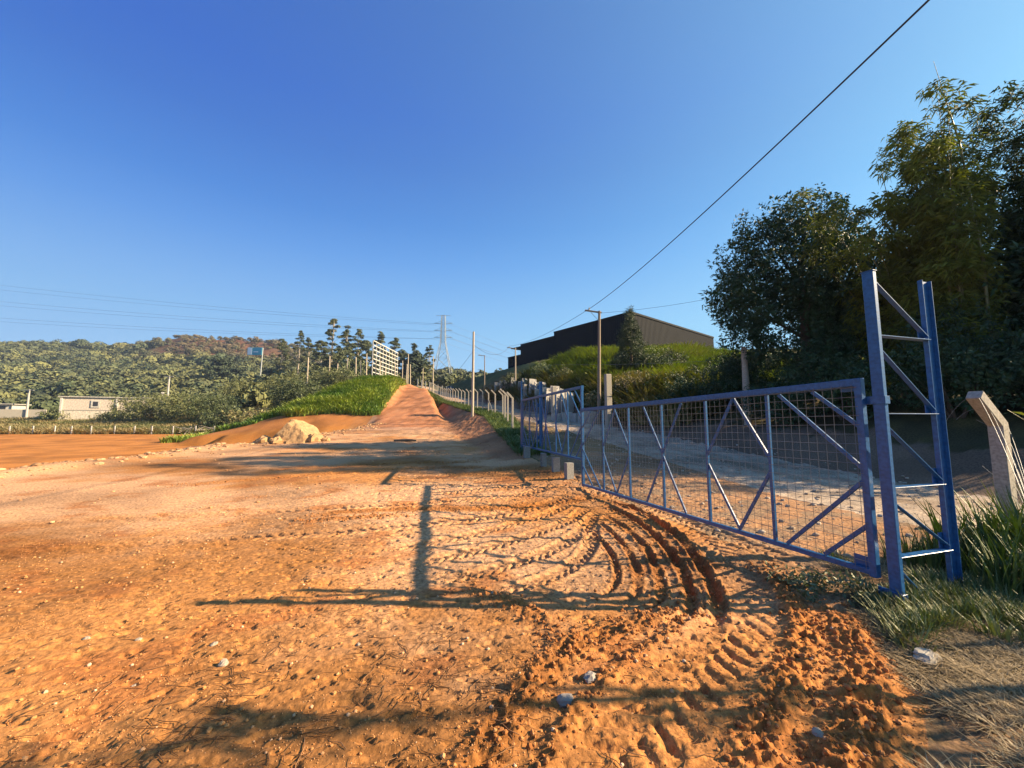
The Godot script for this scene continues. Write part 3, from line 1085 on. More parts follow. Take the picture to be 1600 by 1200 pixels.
func _ready() -> void:
	rng.seed = 20240607
	# camera
	var cam := Camera3D.new()
	cam.name = "camera"
	cam.fov = 90.0
	cam.position = Vector3(0, 1.6, 0)
	cam.rotation.x = atan(57.0 / 600.0)
	cam.near = 0.05
	cam.far = 3000.0
	add_child(cam)
	cam.current = true
	# sky and exposure
	var env := Environment.new()
	env.background_mode = Environment.BG_SKY
	var sky := Sky.new()
	var psm := PanoramaSkyMaterial.new()
	psm.panorama = ImageTexture.create_from_image(sky_image())
	sky.sky_material = psm
	env.sky = sky
	env.tonemap_mode = Environment.TONE_MAPPER_LINEAR
	env.tonemap_exposure = EXPOSURE
	env.sdfgi_enabled = true
	env.ssao_enabled = true
	env.ssil_enabled = true
	env.fog_enabled = true
	env.fog_density = 0.00018
	env.fog_light_color = Color(0.75, 0.85, 1.0)
	var we := WorldEnvironment.new()
	we.environment = env
	we.name = "environment"
	add_child(we)
	# sun: low, from the right
	var sun := DirectionalLight3D.new()
	sun.name = "sun"
	sun.light_energy = 1.6
	sun.light_color = Color(1.0, 0.89, 0.73)
	sun.light_angular_distance = 0.5
	sun.shadow_enabled = true
	add_child(sun)
	sun.look_at_from_position(Vector3(6.04, 2.95, 0.18), Vector3.ZERO)

	n_big.seed = 5; n_big.frequency = 0.03; n_big.fractal_octaves = 4
	n_mid.seed = 9; n_mid.frequency = 0.25; n_mid.fractal_octaves = 4
	n_fine.seed = 14; n_fine.frequency = 0.7; n_fine.fractal_octaves = 4
	n_flake.seed = 31; n_flake.frequency = 0.6; n_flake.fractal_octaves = 3; n_flake.noise_type = FastNoiseLite.TYPE_SIMPLEX_SMOOTH
	make_materials()
	tabulate()
	relief_map()
	make_ground()
	print("ground ", Time.get_ticks_msec())
	make_sprays()
	build_gate()
	build_fences()
	build_poles()
	build_right_trees()
	build_slope()
	build_left()
	build_far()
	build_small()
	print("done ", Time.get_ticks_msec())

func build_gate() -> void:
	gate_leaf("near blue steel gate leaf filled with square wire mesh", GL, GR, 1.68, 0.0, 1.0)
	gate_leaf("far blue steel gate leaf with open bracing, standing higher", Vector3(0.40, 0.67, -14.4), Vector3(1.64, 0.70, -9.0), 1.68, 0.0, 0.3)
	gate_tower("tall blue ladder-like gate post beside the grass, nearest the camera", Vector3(3.26, 0.0, -3.40), 2.95, 1.0)
	gate_tower("small distant blue ladder-like gate post at the far gate end", Vector3(0.36, 0.45, -14.6), 2.65, -1.0)

func build_fences() -> void:
	# fence along the gravel road
	var t := thing("wire_fence", "long wire fence of bent concrete posts climbing beside the gravel road", "fence", gpos(0.0, -22.0))
	var o0 := t.position
	var posts := []
	var ds := [21.5]
	var d := 33.0
	while d < 92.0:
		ds.append(d)
		d += 2.35
	ds.insert(1, 26.0)
	ds.insert(2, 29.5)
	for k in ds:
		posts.append(gpos(L("fence", k), -k))
	for i in posts.size():
		var m := MB.new()
		var tilt := Vector3(-0.36, 0.36, 0.1) * rng.randf_range(0.85, 1.1)
		bent_post(m, posts[i] - o0, 1.9 + rng.randf_range(-0.08, 0.08), 0.11, tilt, Vector3(0.25, 0, 1).normalized())
		part("post", m, M.concrete, t)
	for j in 7:
		var pts := []
		for p in posts: pts.append(p - o0 + Vector3(0.02, 0.25 + j * 0.26, 0.07))
		var m := MB.new()
		m.tube(pts, [0.004], 3, false)
		part("wire", m, M.wire, t)
	# a slanted prop against the fence
	var m3 := MB.new()
	m3.bar(posts[5] - o0 + Vector3(0.5, 0, 0.6), posts[5] - o0 + Vector3(0, 1.3, 0), Vector3(0, 0, 1), 0.05, 0.05, 0.006)
	part("prop", m3, M.concrete, t)

	# near fence right of the gate
	var b := Vector3(5.66, 0.0, -4.5)
	var t2 := thing("wire_fence", "bent concrete fence post with slack barbed wires beside the tall grass", "fence", gpos(b.x, b.z))
	var f := Vector3(0.74, 0, -0.67)
	var s := Vector3(0.67, 0, 0.74)
	var k0 := 0
	for off in [Vector3.ZERO]:
		var mm := MB.new()
		var q: Vector3 = off
		bent_post(mm, q, 1.56, 0.125, Vector3(-0.38, 0.33, 0.12), Vector3(0.3, 0, 0.954))
		part("post", mm, M.concrete, t2)
	for j in 8:
		var y := 0.35 + j * 0.165
		var mm := MB.new()
		var pts := sag(Vector3(0, y, 0) + s * 0.075, f * rng.randf_range(0.9, 1.6) + Vector3(0, y + rng.randf_range(-0.05, 0.12), 0) + s * rng.randf_range(-0.2, 0.15), 0.03, 8)
		mm.tube(pts, [0.002], 4)
		part("wire", mm, M.wire, t2)
		mm = MB.new()
		mm.tube(sag(Vector3(0, y, 0) + s * 0.075, -f * 2.6 + Vector3(0, y * 0.28, 0), -0.12, 8), [0.002], 4)
		part("wire", mm, M.wire, t2)
	var sk := MB.new()
	sk.tube([-f * 2.6 - Vector3.UP * 0.3, -f * 2.6 + Vector3.UP * 0.5], [0.018], 6)
	part("stake", sk, M.wood, t2)
	for j in 2:
		var mm := MB.new()
		var a := Vector3(-0.2 * (j + 0.6), 1.62 + 0.17 * (j + 0.6), 0.06 * (j + 0.6))
		mm.tube(sag(a, -f * 2.6 + Vector3(0, 0.47, 0), -0.15, 8), [0.002], 4)
		part("wire", mm, M.wire, t2)
		mm = MB.new()
		mm.tube(sag(a, a + f * 0.5 + Vector3(-0.5, -0.12 - 0.2 * j, 0.1), -0.06, 8), [0.002], 4)
		part("wire", mm, M.wire, t2)

	# low post fence at the far side of the lower lot
	var lf := thing("post_fence", "row of low white posts along the far edge of the orange lot", "fence", gpos(-60.0, -56.5))
	for i in 14:
		var mm := MB.new()
		var p := gpos(-76.0 + i * 2.95, -56.5 + sin(i * 1.7) * 0.3) - lf.position
		mm.box(p + Vector3.UP * 0.45, Vector3(0.07, 0, 0), Vector3(0, 0.75, 0), Vector3(0, 0, 0.07), 0.01)
		part("post", mm, M.slab, lf)
	for j in 3:
		var pts := []
		for i in 14: pts.append(gpos(-76.0 + i * 2.95, -56.5 + sin(i * 1.7) * 0.3) - lf.position + Vector3(0, 0.3 + j * 0.35, 0.08))
		var mm := MB.new()
		mm.tube(pts, [0.006], 3, false)
		part("wire", mm, M.wire, lf)

func build_poles() -> void:
	var a := Vector3(5.85, 0, -26.0)
	a.y = ground(a.x, 26.0)
	pole("slim wooden pole with a side arm in front of the black warehouse", a, 9.15 - a.y, 0.11, 1.0, M.wood, 0.2)
	var b := gpos(-3.6, -35.0)
	pole("bare pale wooden pole standing in the green verge by the fence", b, 9.8 - b.y, 0.115, 0.0, M.palewood, 0.04)
	var c := gpos(0.5, -55.0)
	pole("thin pole with a small arm beside the warehouse's left end", c, 12.1 - c.y, 0.1, 1.2, M.palewood)
	var e := gpos(-5.4, -75.0)
	pole("farthest small pole with an arm beyond the stacked slabs", e, 14.4 - e.y, 0.1, 1.3, M.wood)
	# stout pole in front of the trees
	var g := gpos(10.4, -17.0)
	pole("stout weathered post standing against the dark trees behind the gate", g, 4.85 - g.y, 0.14, 0.0, M.palewood)
	var m1 := a + Vector3(-0.5, 9.3 - a.y, 0)
	wire("thick black cable rising from the roadside pole to the upper right", sag(m1, Vector3(6.0, 7.35, 8.0), 0.75, 40), 0.016, M.cable)
	var m2 := Vector3(0.5 - 0.84, 12.35, -55.0)
	wire("black cable running from the armed pole back along the road", sag(m1, m2, 0.5, 20), 0.014, M.cable)
	wire("cable sagging from the bare pole towards the warehouse pole", sag(Vector3(-3.56, 8.6, -35.0), m2, 1.1, 20), 0.015, M.cable)
	wire("thin cable from the armed pole towards the big tree", sag(a + Vector3(0.2, 9.0 - a.y, 0), Vector3(20, 10.9, -22.0), 0.5, 20), 0.009, M.cable)
	wire("thin cable crossing the dark trees behind the gate post, upper one", sag(Vector3(22.0, 6.4, -14.0), gpos(10.4, -17.0) + Vector3(0, 3.2, 0), 0.3, 16), 0.008, M.wire)
	wire("thin cable crossing the dark trees behind the gate post, lower one", sag(Vector3(22.0, 5.2, -14.0), Vector3(3.3, 6.0, -30.0), 0.5, 16), 0.008, M.wire)
	wire("guy wire slanting down from the bare pole", sag(Vector3(-3.56, 8.0, -35.0), gpos(-10.5, -50.0), 0.2, 6), 0.012, M.cable)
	# lattice tower
	var pb := gpos(-32.8, -180.0)
	var py := thing("pylon", "tall grey steel lattice pylon rising behind the trees", "pylon", pb)
	var H := 51.6 - pb.y
	var wid := func(y: float) -> float:
		return lerpf(5.2, 1.15, clampf(y / (H * 0.62), 0.0, 1.0)) if y < H * 0.62 else lerpf(1.15, 0.8, (y - H * 0.62) / (H * 0.38))
	for sx in [-1, 1]:
		for sz in [-1, 1]:
			var m := MB.new()
			m.tube([Vector3(sx * 5.4, -1, sz * 5.4), Vector3(sx * 1.15, H * 0.62, sz * 1.15), Vector3(sx * 0.8, H, sz * 0.8)], [0.13, 0.11, 0.08], 4)
			part("leg", m, M.steel, py)
	var lv := [0.0, 0.22, 0.4, 0.53, 0.62, 0.69, 0.76, 0.83, 0.9, 1.0]
	for i in lv.size() - 1:
		var y0: float = lv[i] * H
		var y1: float = lv[i + 1] * H
		var w0: float = wid.call(y0)
		var w1: float = wid.call(y1)
		for face in 4:
			var R := Basis(Vector3.UP, face * PI / 2)
			var m := MB.new()
			m.tube([R * Vector3(-w0, y0, w0), R * Vector3(w1, y1, w1)], [0.06], 4, false)
			m.tube([R * Vector3(w0, y0, w0), R * Vector3(-w1, y1, w1)], [0.06], 4, false)
			m.tube([R * Vector3(-w1, y1, w1), R * Vector3(w1, y1, w1)], [0.06], 4, false)
			part("lattice", m, M.steel, py)
	for i in 3:
		var y: float = H * [0.69, 0.79, 0.89][i]
		for sx in [-1, 1]:
			var m := MB.new()
			m.tube([Vector3(sx * 0.9, y, 0.7), Vector3(sx * 4.4, y, 0)], [0.07], 4)
			m.tube([Vector3(sx * 0.9, y, -0.7), Vector3(sx * 4.4, y, 0)], [0.07], 4)
			m.tube([Vector3(sx * 0.9, y + 1.2, 0), Vector3(sx * 4.4, y, 0)], [0.06], 4)
			part("crossarm", m, M.steel, py)
	var mt := MB.new()
	mt.tube([Vector3(-3.4, H, 0), Vector3(3.4, H, 0)], [0.09], 4)
	part("crossarm", mt, M.steel, py)
	for i in 3:
		var y: float = pb.y + H * [0.69, 0.79, 0.89][i]
		for sx in [-1, 1]:
			var st := Vector3(pb.x + sx * 4.4, y - 0.8, -180.0)
			wire("%s power line of the %s pair sweeping left from the pylon" % ["nearer" if sx < 0 else "farther", ["lowest", "middle", "uppermost"][i]], sag(st, Vector3(-330.0 + sx * 4.0, 60.0 + i * 10.0, -205.0 + sx * 5.0), 2.0, 30), 0.036, M.farcable, "power lines left of the pylon")
			wire("%s power line of the %s pair running away right of the pylon" % ["left" if sx < 0 else "right", ["lowest", "middle", "uppermost"][i]], sag(st, Vector3(120.0 + sx * 6.0, 38.0 + i * 3.0, -420.0), 4.0, 16), 0.034, M.farcable, "power lines right of the pylon")

func blobset(n: int, c: Vector3, spread: Vector3, r0: float, r1: float) -> Array:
	var out := []
	for i in n:
		var d := rdir() * pow(rng.randf(), 0.4)
		out.append([c + Vector3(d.x * spread.x, d.y * spread.y, d.z * spread.z), Vector3(1, 0.8, 1) * rng.randf_range(r0, r1)])
	return out

func bamboo(label: String, at: Vector3, culms: int, h: float, fan: float, tone: Color, tone2: Color, toward := Vector3.ZERO) -> void:
	var t := thing("bamboo_clump", label, "bamboo", at, "bamboo clumps right of the road")
	var blobs := []
	for i in culms:
		var a := rng.randf() * TAU
		var out := (Vector3(cos(a), 0, sin(a)) * fan * rng.randf_range(0.2, 1.0)) + toward
		var hh := h * rng.randf_range(0.72, 1.05)
		var b0 := Vector3(cos(a), 0, sin(a)) * rng.randf_range(0.1, 0.7)
		var pts := []
		for k in 8:
			var s := k / 7.0
			pts.append(b0 + Vector3.UP * hh * (s - 0.12 * s * s * s) + out * s * s + Vector3.UP * -0.3 * (1.0 - s))
		var m := MB.new()
		m.tube(pts, [0.04, 0.038, 0.034, 0.03, 0.025, 0.018, 0.011, 0.004], 6)
		part("culm", m, M.culm, t)
		for k in range(2, 8):
			var s := k / 7.0
			var r := lerpf(1.0, 0.5, s) * h * 0.085
			blobs.append([pts[k] - Vector3.UP * r * 0.3 + rdir() * 0.3, Vector3(r, r * 1.3, r)])
	crown(t, "foliage", "bamboo", blobs, 5.0, 0.3, tone, tone2, M.bamboo)

func broad_tree(label: String, at: Vector3, h: float, r: float, blobs: Array, per: float, size: float, tone: Color, tone2: Color, group := "") -> void:
	var t := thing("leafy_tree", label, "tree", at, group)
	limb_tree(t, h * 0.75, r, blobs.slice(0, mini(9, blobs.size())), M.bark)
	crown(t, "crown", "broad", blobs, per, size, tone, tone2, M.leaf)

func bush(label: String, at: Vector3, w: float, h: float, tone: Color, tone2: Color, size := 0.3, per := 2.6, group := "", kind := "broad") -> Node3D:
	var t := thing("bush", label, "bush", at, group)
	var blobs := []
	for i in 6:
		var a := TAU * i / 6.0 + rng.randf()
		var r := w * rng.randf_range(0.28, 0.42)
		blobs.append([Vector3(cos(a) * w * 0.32, h * rng.randf_range(0.3, 0.62), sin(a) * w * 0.32), Vector3(r, minf(r, h * 0.42), r)])
	blobs.append([Vector3(0, h * 0.7, 0), Vector3(w * 0.3, h * 0.3, w * 0.3)])
	var m := MB.new()
	for i in 5:
		var o: Vector3 = blobs[i][0]
		m.tube([Vector3(o.x * 0.1, -0.2, o.z * 0.1), o * 0.6, o], [0.02 * h, 0.014 * h, 0.004], 5)
	part("stems", m, M.bark, t)
	crown(t, "foliage", kind, blobs, per, size, tone, tone2, M.leaf)
	return t

func build_right_trees() -> void:
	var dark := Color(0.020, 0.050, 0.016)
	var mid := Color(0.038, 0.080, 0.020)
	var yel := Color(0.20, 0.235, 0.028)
	# the big round tree
	var at := gpos(13.6, -17.5)
	var bl := []
	var spec := [[-3.2, 4.6, 0.4, 1.5], [-2.6, 6.4, 0.2, 1.6], [-1.6, 8.0, 0, 1.6], [0.2, 8.4, 0.2, 1.7], [1.6, 7.8, -0.3, 1.7], [-3.0, 3.2, 0.6, 1.3], [0.0, 6.5, 1.0, 2.0], [2.4, 6.0, 0.6, 1.9], [-0.6, 4.6, 1.2, 1.9], [2.2, 4.2, 1.2, 1.8], [-1.4, 5.4, -1.6, 2.0], [1.4, 5.4, -1.8, 2.0], [-2.4, 2.4, 1.2, 1.1], [0.6, 3.0, 1.6, 1.4]]
	for s in spec: bl.append([Vector3(s[0], s[1], s[2]), Vector3(s[3], s[3] * 0.85, s[3])])
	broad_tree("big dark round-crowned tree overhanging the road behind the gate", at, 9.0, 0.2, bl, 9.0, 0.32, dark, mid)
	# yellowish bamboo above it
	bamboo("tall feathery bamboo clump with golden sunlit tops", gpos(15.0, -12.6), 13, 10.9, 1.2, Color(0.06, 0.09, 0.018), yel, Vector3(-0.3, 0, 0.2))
	bamboo("bamboo clump at the right edge with drooping dark tips", gpos(18.8, -12.2), 13, 12.2, 2.0, Color(0.035, 0.06, 0.016), Color(0.07, 0.095, 0.02), Vector3(-0.6, 0, 0))
	bamboo("low arching bamboo leaning left over the round tree", gpos(15.4, -14.6), 11, 9.2, 1.9, Color(0.055, 0.08, 0.02), yel, Vector3(-1.6, 0, 0.4))
	# one bare shoot above the bamboo
	var t := thing("bamboo_shoot", "single bare bamboo shoot rising above the clumps", "bamboo", gpos(14.9, -11.8))
	var m := MB.new()
	var hh := 13.4 - t.position.y
	m.tube([Vector3(0, -0.3, 0), Vector3(0.1, hh * 0.4, 0), Vector3(-0.2, hh * 0.75, 0), Vector3(-1.0, hh, 0.2)], [0.045, 0.04, 0.025, 0.004], 6)
	part("culm", m, M.culm, t)
	for i in 9:
		var y := hh * (0.62 + 0.035 * i)
		var x := lerpf(0.0, -0.9, clampf((y / hh - 0.62) / 0.38, 0, 1))
		var q := MB.new()
		q.tube([Vector3(x, y, 0), Vector3(x + (0.45 if i % 2 == 0 else -0.45), y + 0.55, 0.1)], [0.008, 0.002], 4)
		part("twig", q, M.culm, t)
	# backing mass of trees and undergrowth
	var k := 0
	var names := ["tall dark tree at the right edge beside the bamboo", "dark tree filling the background behind the ladder post", "dark tree behind the near fence post at the right edge", "shaded tree standing between the round tree and the bamboo", "dim tree deep in the thicket above the road", "tree on the upper bank behind the bamboo"]
	for p in [[19.0, -11.4, 10.0], [16.5, -16.0, 6.5], [17.5, -11.2, 5.0], [17.0, -20.0, 7.0], [20.5, -13.6, 9.5], [22.5, -20.5, 6.5]]:
		var b := blobset(13, Vector3(0, p[2] * 0.5, 0), Vector3(2.2, p[2] * 0.42, 2.2), 1.2, 1.9)
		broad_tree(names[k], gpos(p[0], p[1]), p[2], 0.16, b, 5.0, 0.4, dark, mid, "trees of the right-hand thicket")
		k += 1
	var under := []
	for p in [[11.8, -13.6, 2.6, 2.4], [13.2, -11.4, 2.6, 2.6], [14.6, -10.0, 2.8, 2.7], [10.9, -15.4, 2.2, 2.0], [12.8, -15.4, 3.0, 3.6], [15.0, -12.5, 3.2, 3.8], [17.5, -13.4, 3.4, 4.4], [11.3, -19.5, 2.6, 2.4], [12.8, -21.0, 3.0, 3.0], [10.2, -22.5, 2.6, 2.2], [16.6, -9.6, 2.4, 2.6], [19.5, -10.2, 3.0, 3.5]]:
		under.append(bush("shrub", gpos(p[0], p[1]), p[2], p[3], dark, mid, 0.24, 4.2, "shrubs under the right-hand trees"))
	label_row(under, "dark shrub in the undergrowth beyond the road")
	# trees outside the frame on the right whose shade falls on the foreground
	var tb := [[Vector3(0.1, 3.75, 0.35), Vector3(0.5, 0.3, 0.22)], [Vector3(-0.2, 4.0, 0.6), Vector3(0.45, 0.3, 0.22)], [Vector3(-0.6, 2.0, 0.2), Vector3(0.55, 0.4, 0.3)], [Vector3(0.3, 1.9, 0.7), Vector3(0.6, 0.45, 0.4)], [Vector3(-0.4, 1.5, -0.4), Vector3(0.35, 0.25, 0.16)]]
	broad_tree("small roadside tree just outside the right edge", gpos(6.4, -2.3), 4.2, 0.06, tb, 4.0, 0.22, dark, mid)

func build_slope() -> void:
	# black warehouse on the pad
	var c := Vector3(23.65, 12.4, -75.0)
	var u := Vector3(-0.634, 0, -0.773)
	var w := Vector3(0.773, 0, -0.634)
	var t := thing("warehouse", "large black ribbed metal warehouse on top of the grassy bank", "building", c)
	var H := 23.1 - c.y
	# left long wall in three stepped sections: [from, to, top at from, top at to]
	var secs := [[0.0, 21.2, H, H - 0.3], [21.2, 33.6, H - 1.3, H - 1.5], [33.6, 39.0, H - 4.2, H - 4.3]]
	for s in secs:
		var m := MB.new()
		var n := int((s[1] - s[0]) / 0.5)
		for i in n:
			var a: float = lerpf(s[0], s[1], float(i) / n)
			var b: float = lerpf(s[0], s[1], (i + 1.0) / n)
			var ha: float = lerpf(s[2], s[3], float(i) / n)
			var seg := (b - a)
			var out := -w
			var p0 := u * a
			var p1 := u * (a + seg * 0.7) 
			var p2 := u * (a + seg * 0.78) + out * 0.06
			var p3 := u * (a + seg * 0.92) + out * 0.06
			var p4 := u * b
			var ps := [p0, p1, p2, p3, p4]
			for q in 4:
				m.quad(ps[q + 1] - Vector3.UP * 3, ps[q] - Vector3.UP * 3, ps[q] + Vector3.UP * ha, ps[q + 1] + Vector3.UP * ha)
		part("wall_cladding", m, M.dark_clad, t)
		m = MB.new()
		m.bar(u * s[0] + Vector3.UP * (s[2] + 0.05) - w * 0.05, u * s[1] + Vector3.UP * (s[3] + 0.05) - w * 0.05, w, 0.16, 0.12, 0.02); part("roof_trim", m, M.dark_clad, t)
	for st in [21.2, 33.6]:
		var m := MB.new()
		m.box(u * st + Vector3.UP * (H * 0.5 - 1.0) + w * 0.5, u * 0.08, Vector3.UP * (H * 0.5 + 0.6 if st < 30 else H * 0.5 - 0.4), w * 0.5); part("wall_step", m, M.dark_clad, t)
	var m2 := MB.new()
	var n2 := 76
	for i in n2:
		var a := 37.4 * i / n2
		var seg := 37.4 / n2
		var ps := [w * a, w * (a + seg * 0.7), w * (a + seg * 0.78) - u * 0.06, w * (a + seg * 0.92) - u * 0.06, w * (a + seg)]
		for q in 4:
			m2.quad(ps[q] - Vector3.UP * 3, ps[q + 1] - Vector3.UP * 3, ps[q + 1] + Vector3.UP * (H - 0.2), ps[q] + Vector3.UP * (H - 0.2))
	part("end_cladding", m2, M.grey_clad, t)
	m2 = MB.new()
	m2.bar(Vector3.UP * (H + 0.03) - u * 0.05, w * 37.4 + Vector3.UP * (H + 0.03) - u * 0.05, u, 0.16, 0.2, 0.02); part("roof_trim", m2, M.grey_clad, t)
	m2 = MB.new()
	m2.box(u * 19.0 + w * 18.7 + Vector3.UP * (H - 1.8), u * 18.9, w * 18.5, Vector3.UP * 0.1); part("roof", m2, M.dark_clad, t)
	m2 = MB.new()
	m2.box(u * 39.1 + w * 18.7 + Vector3.UP * (H * 0.5 - 3.2), u * 0.06, w * 18.6, Vector3.UP * (H * 0.5 - 1.2)); part("rear_wall", m2, M.dark_clad, t)

	# conifer on the slope
	var pa := gpos(12.5, -40.0)
	var tp := thing("pine_tree", "pointed dark green pine in front of the warehouse corner", "tree", pa)
	var ph := 13.3 - pa.y
	var m := MB.new()
	m.tube([Vector3(0, -0.4, 0), Vector3(0.1, ph * 0.5, 0), Vector3(0, ph, 0)], [0.16, 0.1, 0.02], 8)
	part("trunk", m, M.bark, tp)
	var blobs := []
	for i in 15:
		var y := ph * (0.12 + 0.86 * i / 14.0)
		var rr := lerpf(2.3, 0.25, i / 14.0) * rng.randf_range(0.8, 1.15)
		for j in 5:
			var a := TAU * (j + rng.randf() * 0.6) / 5.0 + i
			var tip := Vector3(cos(a) * rr, y + rr * 0.25, sin(a) * rr)
			if j < 2 or i % 3 == 0:
				var q := MB.new()
				q.tube([Vector3(0, y, 0), tip], [0.04, 0.01], 4)
				part("limb", q, M.bark, tp)
			blobs.append([tip * Vector3(0.7, 1, 0.7) , Vector3(rr * 0.32 + 0.12, 0.28, rr * 0.32 + 0.12)])
	crown(tp, "crown", "needle", blobs, 9.0, 0.42, Color(0.025, 0.045, 0.016), Color(0.06, 0.085, 0.025), M.leaf)

	# shrubs on the slope
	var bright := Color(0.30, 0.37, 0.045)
	var green := Color(0.06, 0.09, 0.022)
	var dry := Color(0.30, 0.23, 0.10)
	var spec := [
		["round grey-green bush near the top of the bank below the black wall", 4.6, -53.5, 3.2, 2.8, Color(0.10, 0.14, 0.05), Color(0.16, 0.19, 0.08)],
		["dark spiky shrubs at the warehouse's left corner", 0.2, -58.0, 4.0, 2.6, green, Color(0.10, 0.11, 0.04)],
		["dry brown brush beside the round bush", 6.5, -46.0, 3.0, 2.0, dry, green],
		["dark shrub right of the pine", 14.8, -39.0, 2.8, 2.4, Color(0.03, 0.05, 0.016), green],
		["shrub with warm leaves beyond the pine", 17.2, -41.0, 2.8, 2.2, Color(0.08, 0.07, 0.025), green],
		["dark bush where the slope meets the round tree", 20.0, -33.0, 4.0, 2.6, Color(0.03, 0.05, 0.016), green],
		["leafy bush below the pale warehouse end", 25.5, -36.0, 4.0, 2.6, Color(0.03, 0.05, 0.016), green],
		["brush hanging over the slabs behind the gate", 6.9, -30.0, 2.6, 1.4, green, dry],
		["grassy dark brush behind the square concrete post", 9.2, -28.5, 3.2, 1.7, Color(0.04, 0.05, 0.018), dry],
		["dark brush on the lower bank left of the round tree", 11.2, -27.0, 3.4, 1.7, Color(0.04, 0.05, 0.018), green],
		["dark brush on the bank beside the stout post", 13.5, -27.5, 3.4, 2.0, Color(0.03, 0.045, 0.016), green],
		["scrub at the foot of the pine", 11.0, -34.5, 3.2, 2.0, green, dry],
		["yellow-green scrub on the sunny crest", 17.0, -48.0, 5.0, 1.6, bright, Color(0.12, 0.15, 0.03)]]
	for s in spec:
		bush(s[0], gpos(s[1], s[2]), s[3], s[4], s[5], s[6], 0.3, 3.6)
	# tall grass over the slope
	for k in 3:
		var tf := []
		var cols := []
		for i in 5200:
			var d := rng.randf_range(20.0, 62.0)
			var r := rng.randf_range(0.5, 30.0)
			var x := L("roadc", d) + 2.4 + r
			var nn := n_mid.get_noise_2d(x * 0.35, d * 0.35)
			if r < 2.0 and nn < 0.0: continue
			var s := rng.randf_range(0.9, 2.0) * (1.0 + nn * 0.6)
			tf.append(Transform3D(Basis(Vector3.UP, rng.randf() * TAU).scaled(Vector3(s * 1.6, s, s * 1.6)), gpos(x, -d, -0.03)))
			var cc := Color(0.11, 0.125, 0.035).lerp(dry, sm(-0.1, 0.4, nn + rng.randf_range(-0.3, 0.2)))
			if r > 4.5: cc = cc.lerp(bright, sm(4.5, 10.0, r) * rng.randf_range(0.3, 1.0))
			cols.append(cc * rng.randf_range(0.8, 1.2))
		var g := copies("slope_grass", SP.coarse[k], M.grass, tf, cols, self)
		g.set_meta("label", "tall mixed grass covering the bank below the warehouse"); g.set_meta("category", "grass")

	# stored concrete slabs along the road
	var proto := MB.new()
	proto.box(Vector3(0, 1.0, 0), Vector3(0.5, 0, 0), Vector3(0, 1.05, 0), Vector3(0, 0, 0.05), 0.012)
	var pm := proto.mesh()
	var sl := [[-1.4, -58, 1.25, 0.3], [-0.7, -57.4, 1.15, 0.2], [0.1, -56.6, 1.1, 0.4], [-2.3, -58.8, 1.3, 0.1], [1.2, -52, 0.95, 0.3], [1.8, -51.5, 1.05, 0.5],
		[2.4, -45.5, 1.25, 0.2], [3.0, -44.8, 1.0, 0.5], [3.4, -44, 1.0, 0.3], [2.9, -40.5, 1.0, 0.2], [3.4, -39.6, 1.0, 0.3], [3.9, -38.8, 0.9, 0.35], [4.3, -38.0, 1.0, 0.1], [4.7, -37.2, 0.9, 0.5], [3.5, -36.4, 1.0, 0.35], [4.0, -35.6, 1.05, 0.3], [4.4, -34.8, 0.9, 0.25], [4.7, -34.0, 0.95, 0.4], [4.9, -33.0, 0.9, 0.3]]
	var row := []
	for s in sl:
		var o := solo("concrete_slab", pm, M.slab, "upright pale concrete slab stored in the row beside the gravel road", "slab", gpos(s[0], s[1], -0.05), "slabs standing along the road")
		row.append(o)
		o.scale = Vector3(1.0, s[2], 1.0)
		o.rotation = Vector3(rng.randf_range(-0.08, 0.08), s[3] + 0.3, rng.randf_range(-0.07, 0.07))
	label_row(row, "upright pale concrete slab along the gravel road")
	row = []
	var bm := MB.new()
	bm.box(Vector3(0, 0.3, 0), Vector3(0.42, 0, 0), Vector3(0, 0.33, 0), Vector3(0, 0, 0.28), 0.02)
	var bme := bm.mesh()
	for s in [[3.4, -29.0, 0.9], [4.1, -28.5, 1.1], [4.8, -28.2, 1.0], [5.0, -27.0, 1.35], [5.6, -26.8, 1.3], [6.3, -26.6, 1.5]]:
		var o := solo("concrete_block", bme, M.slab, "pale squat concrete block lying along the bank foot behind the gate", "block", gpos(s[0], s[1], -0.04), "blocks at the foot of the bank")
		row.append(o)
		o.scale = Vector3(0.9, s[2], 1)
		o.rotation = Vector3(0, rng.randf_range(-0.3, 0.5), rng.randf_range(-0.05, 0.05))
	label_row(row, "pale squat concrete block at the bank foot")
	var qm := MB.new()
	qm.box(Vector3(0, 1.2, 0), Vector3(0.19, 0, 0), Vector3(0, 1.3, 0), Vector3(0, 0, 0.14), 0.02)
	for s in [[6.02, -24.0, 4.5, "square mossy concrete post standing right of the wooden pole"], [3.4, -31.0, 4.35, "square concrete post among the slabs behind the far leaf"], [1.6, -46.5, 6.0, "tall slim concrete post at the left end of the slab row"]]:
		var b := gpos(s[0], s[1])
		var o := solo("concrete_post", qm.mesh(), M.concrete, s[3], "post", b)
		o.scale.y = (s[2] - b.y) / 2.5
		o.rotation.y = 0.3
	# car at the end of the road
	var cp := gpos(-16.0, -100.0)
	var car := thing("parked_car", "dark car seen end-on at the top of the gravel road", "car", cp)
	m = MB.new()
	m.box(Vector3(0, 0.72, 0), Vector3(0.9, 0, 0), Vector3(0, 0.36, 0), Vector3(0, 0, 2.1), 0.12)
	part("body", m, M.carpaint, car)
	m = MB.new()
	var p := [Vector3(-0.85, 1.06, 1.2), Vector3(0.85, 1.06, 1.2), Vector3(0.85, 1.06, -1.6), Vector3(-0.85, 1.06, -1.6), Vector3(-0.64, 1.62, 0.5), Vector3(0.64, 1.62, 0.5), Vector3(0.64, 1.62, -1.1), Vector3(-0.64, 1.62, -1.1)]
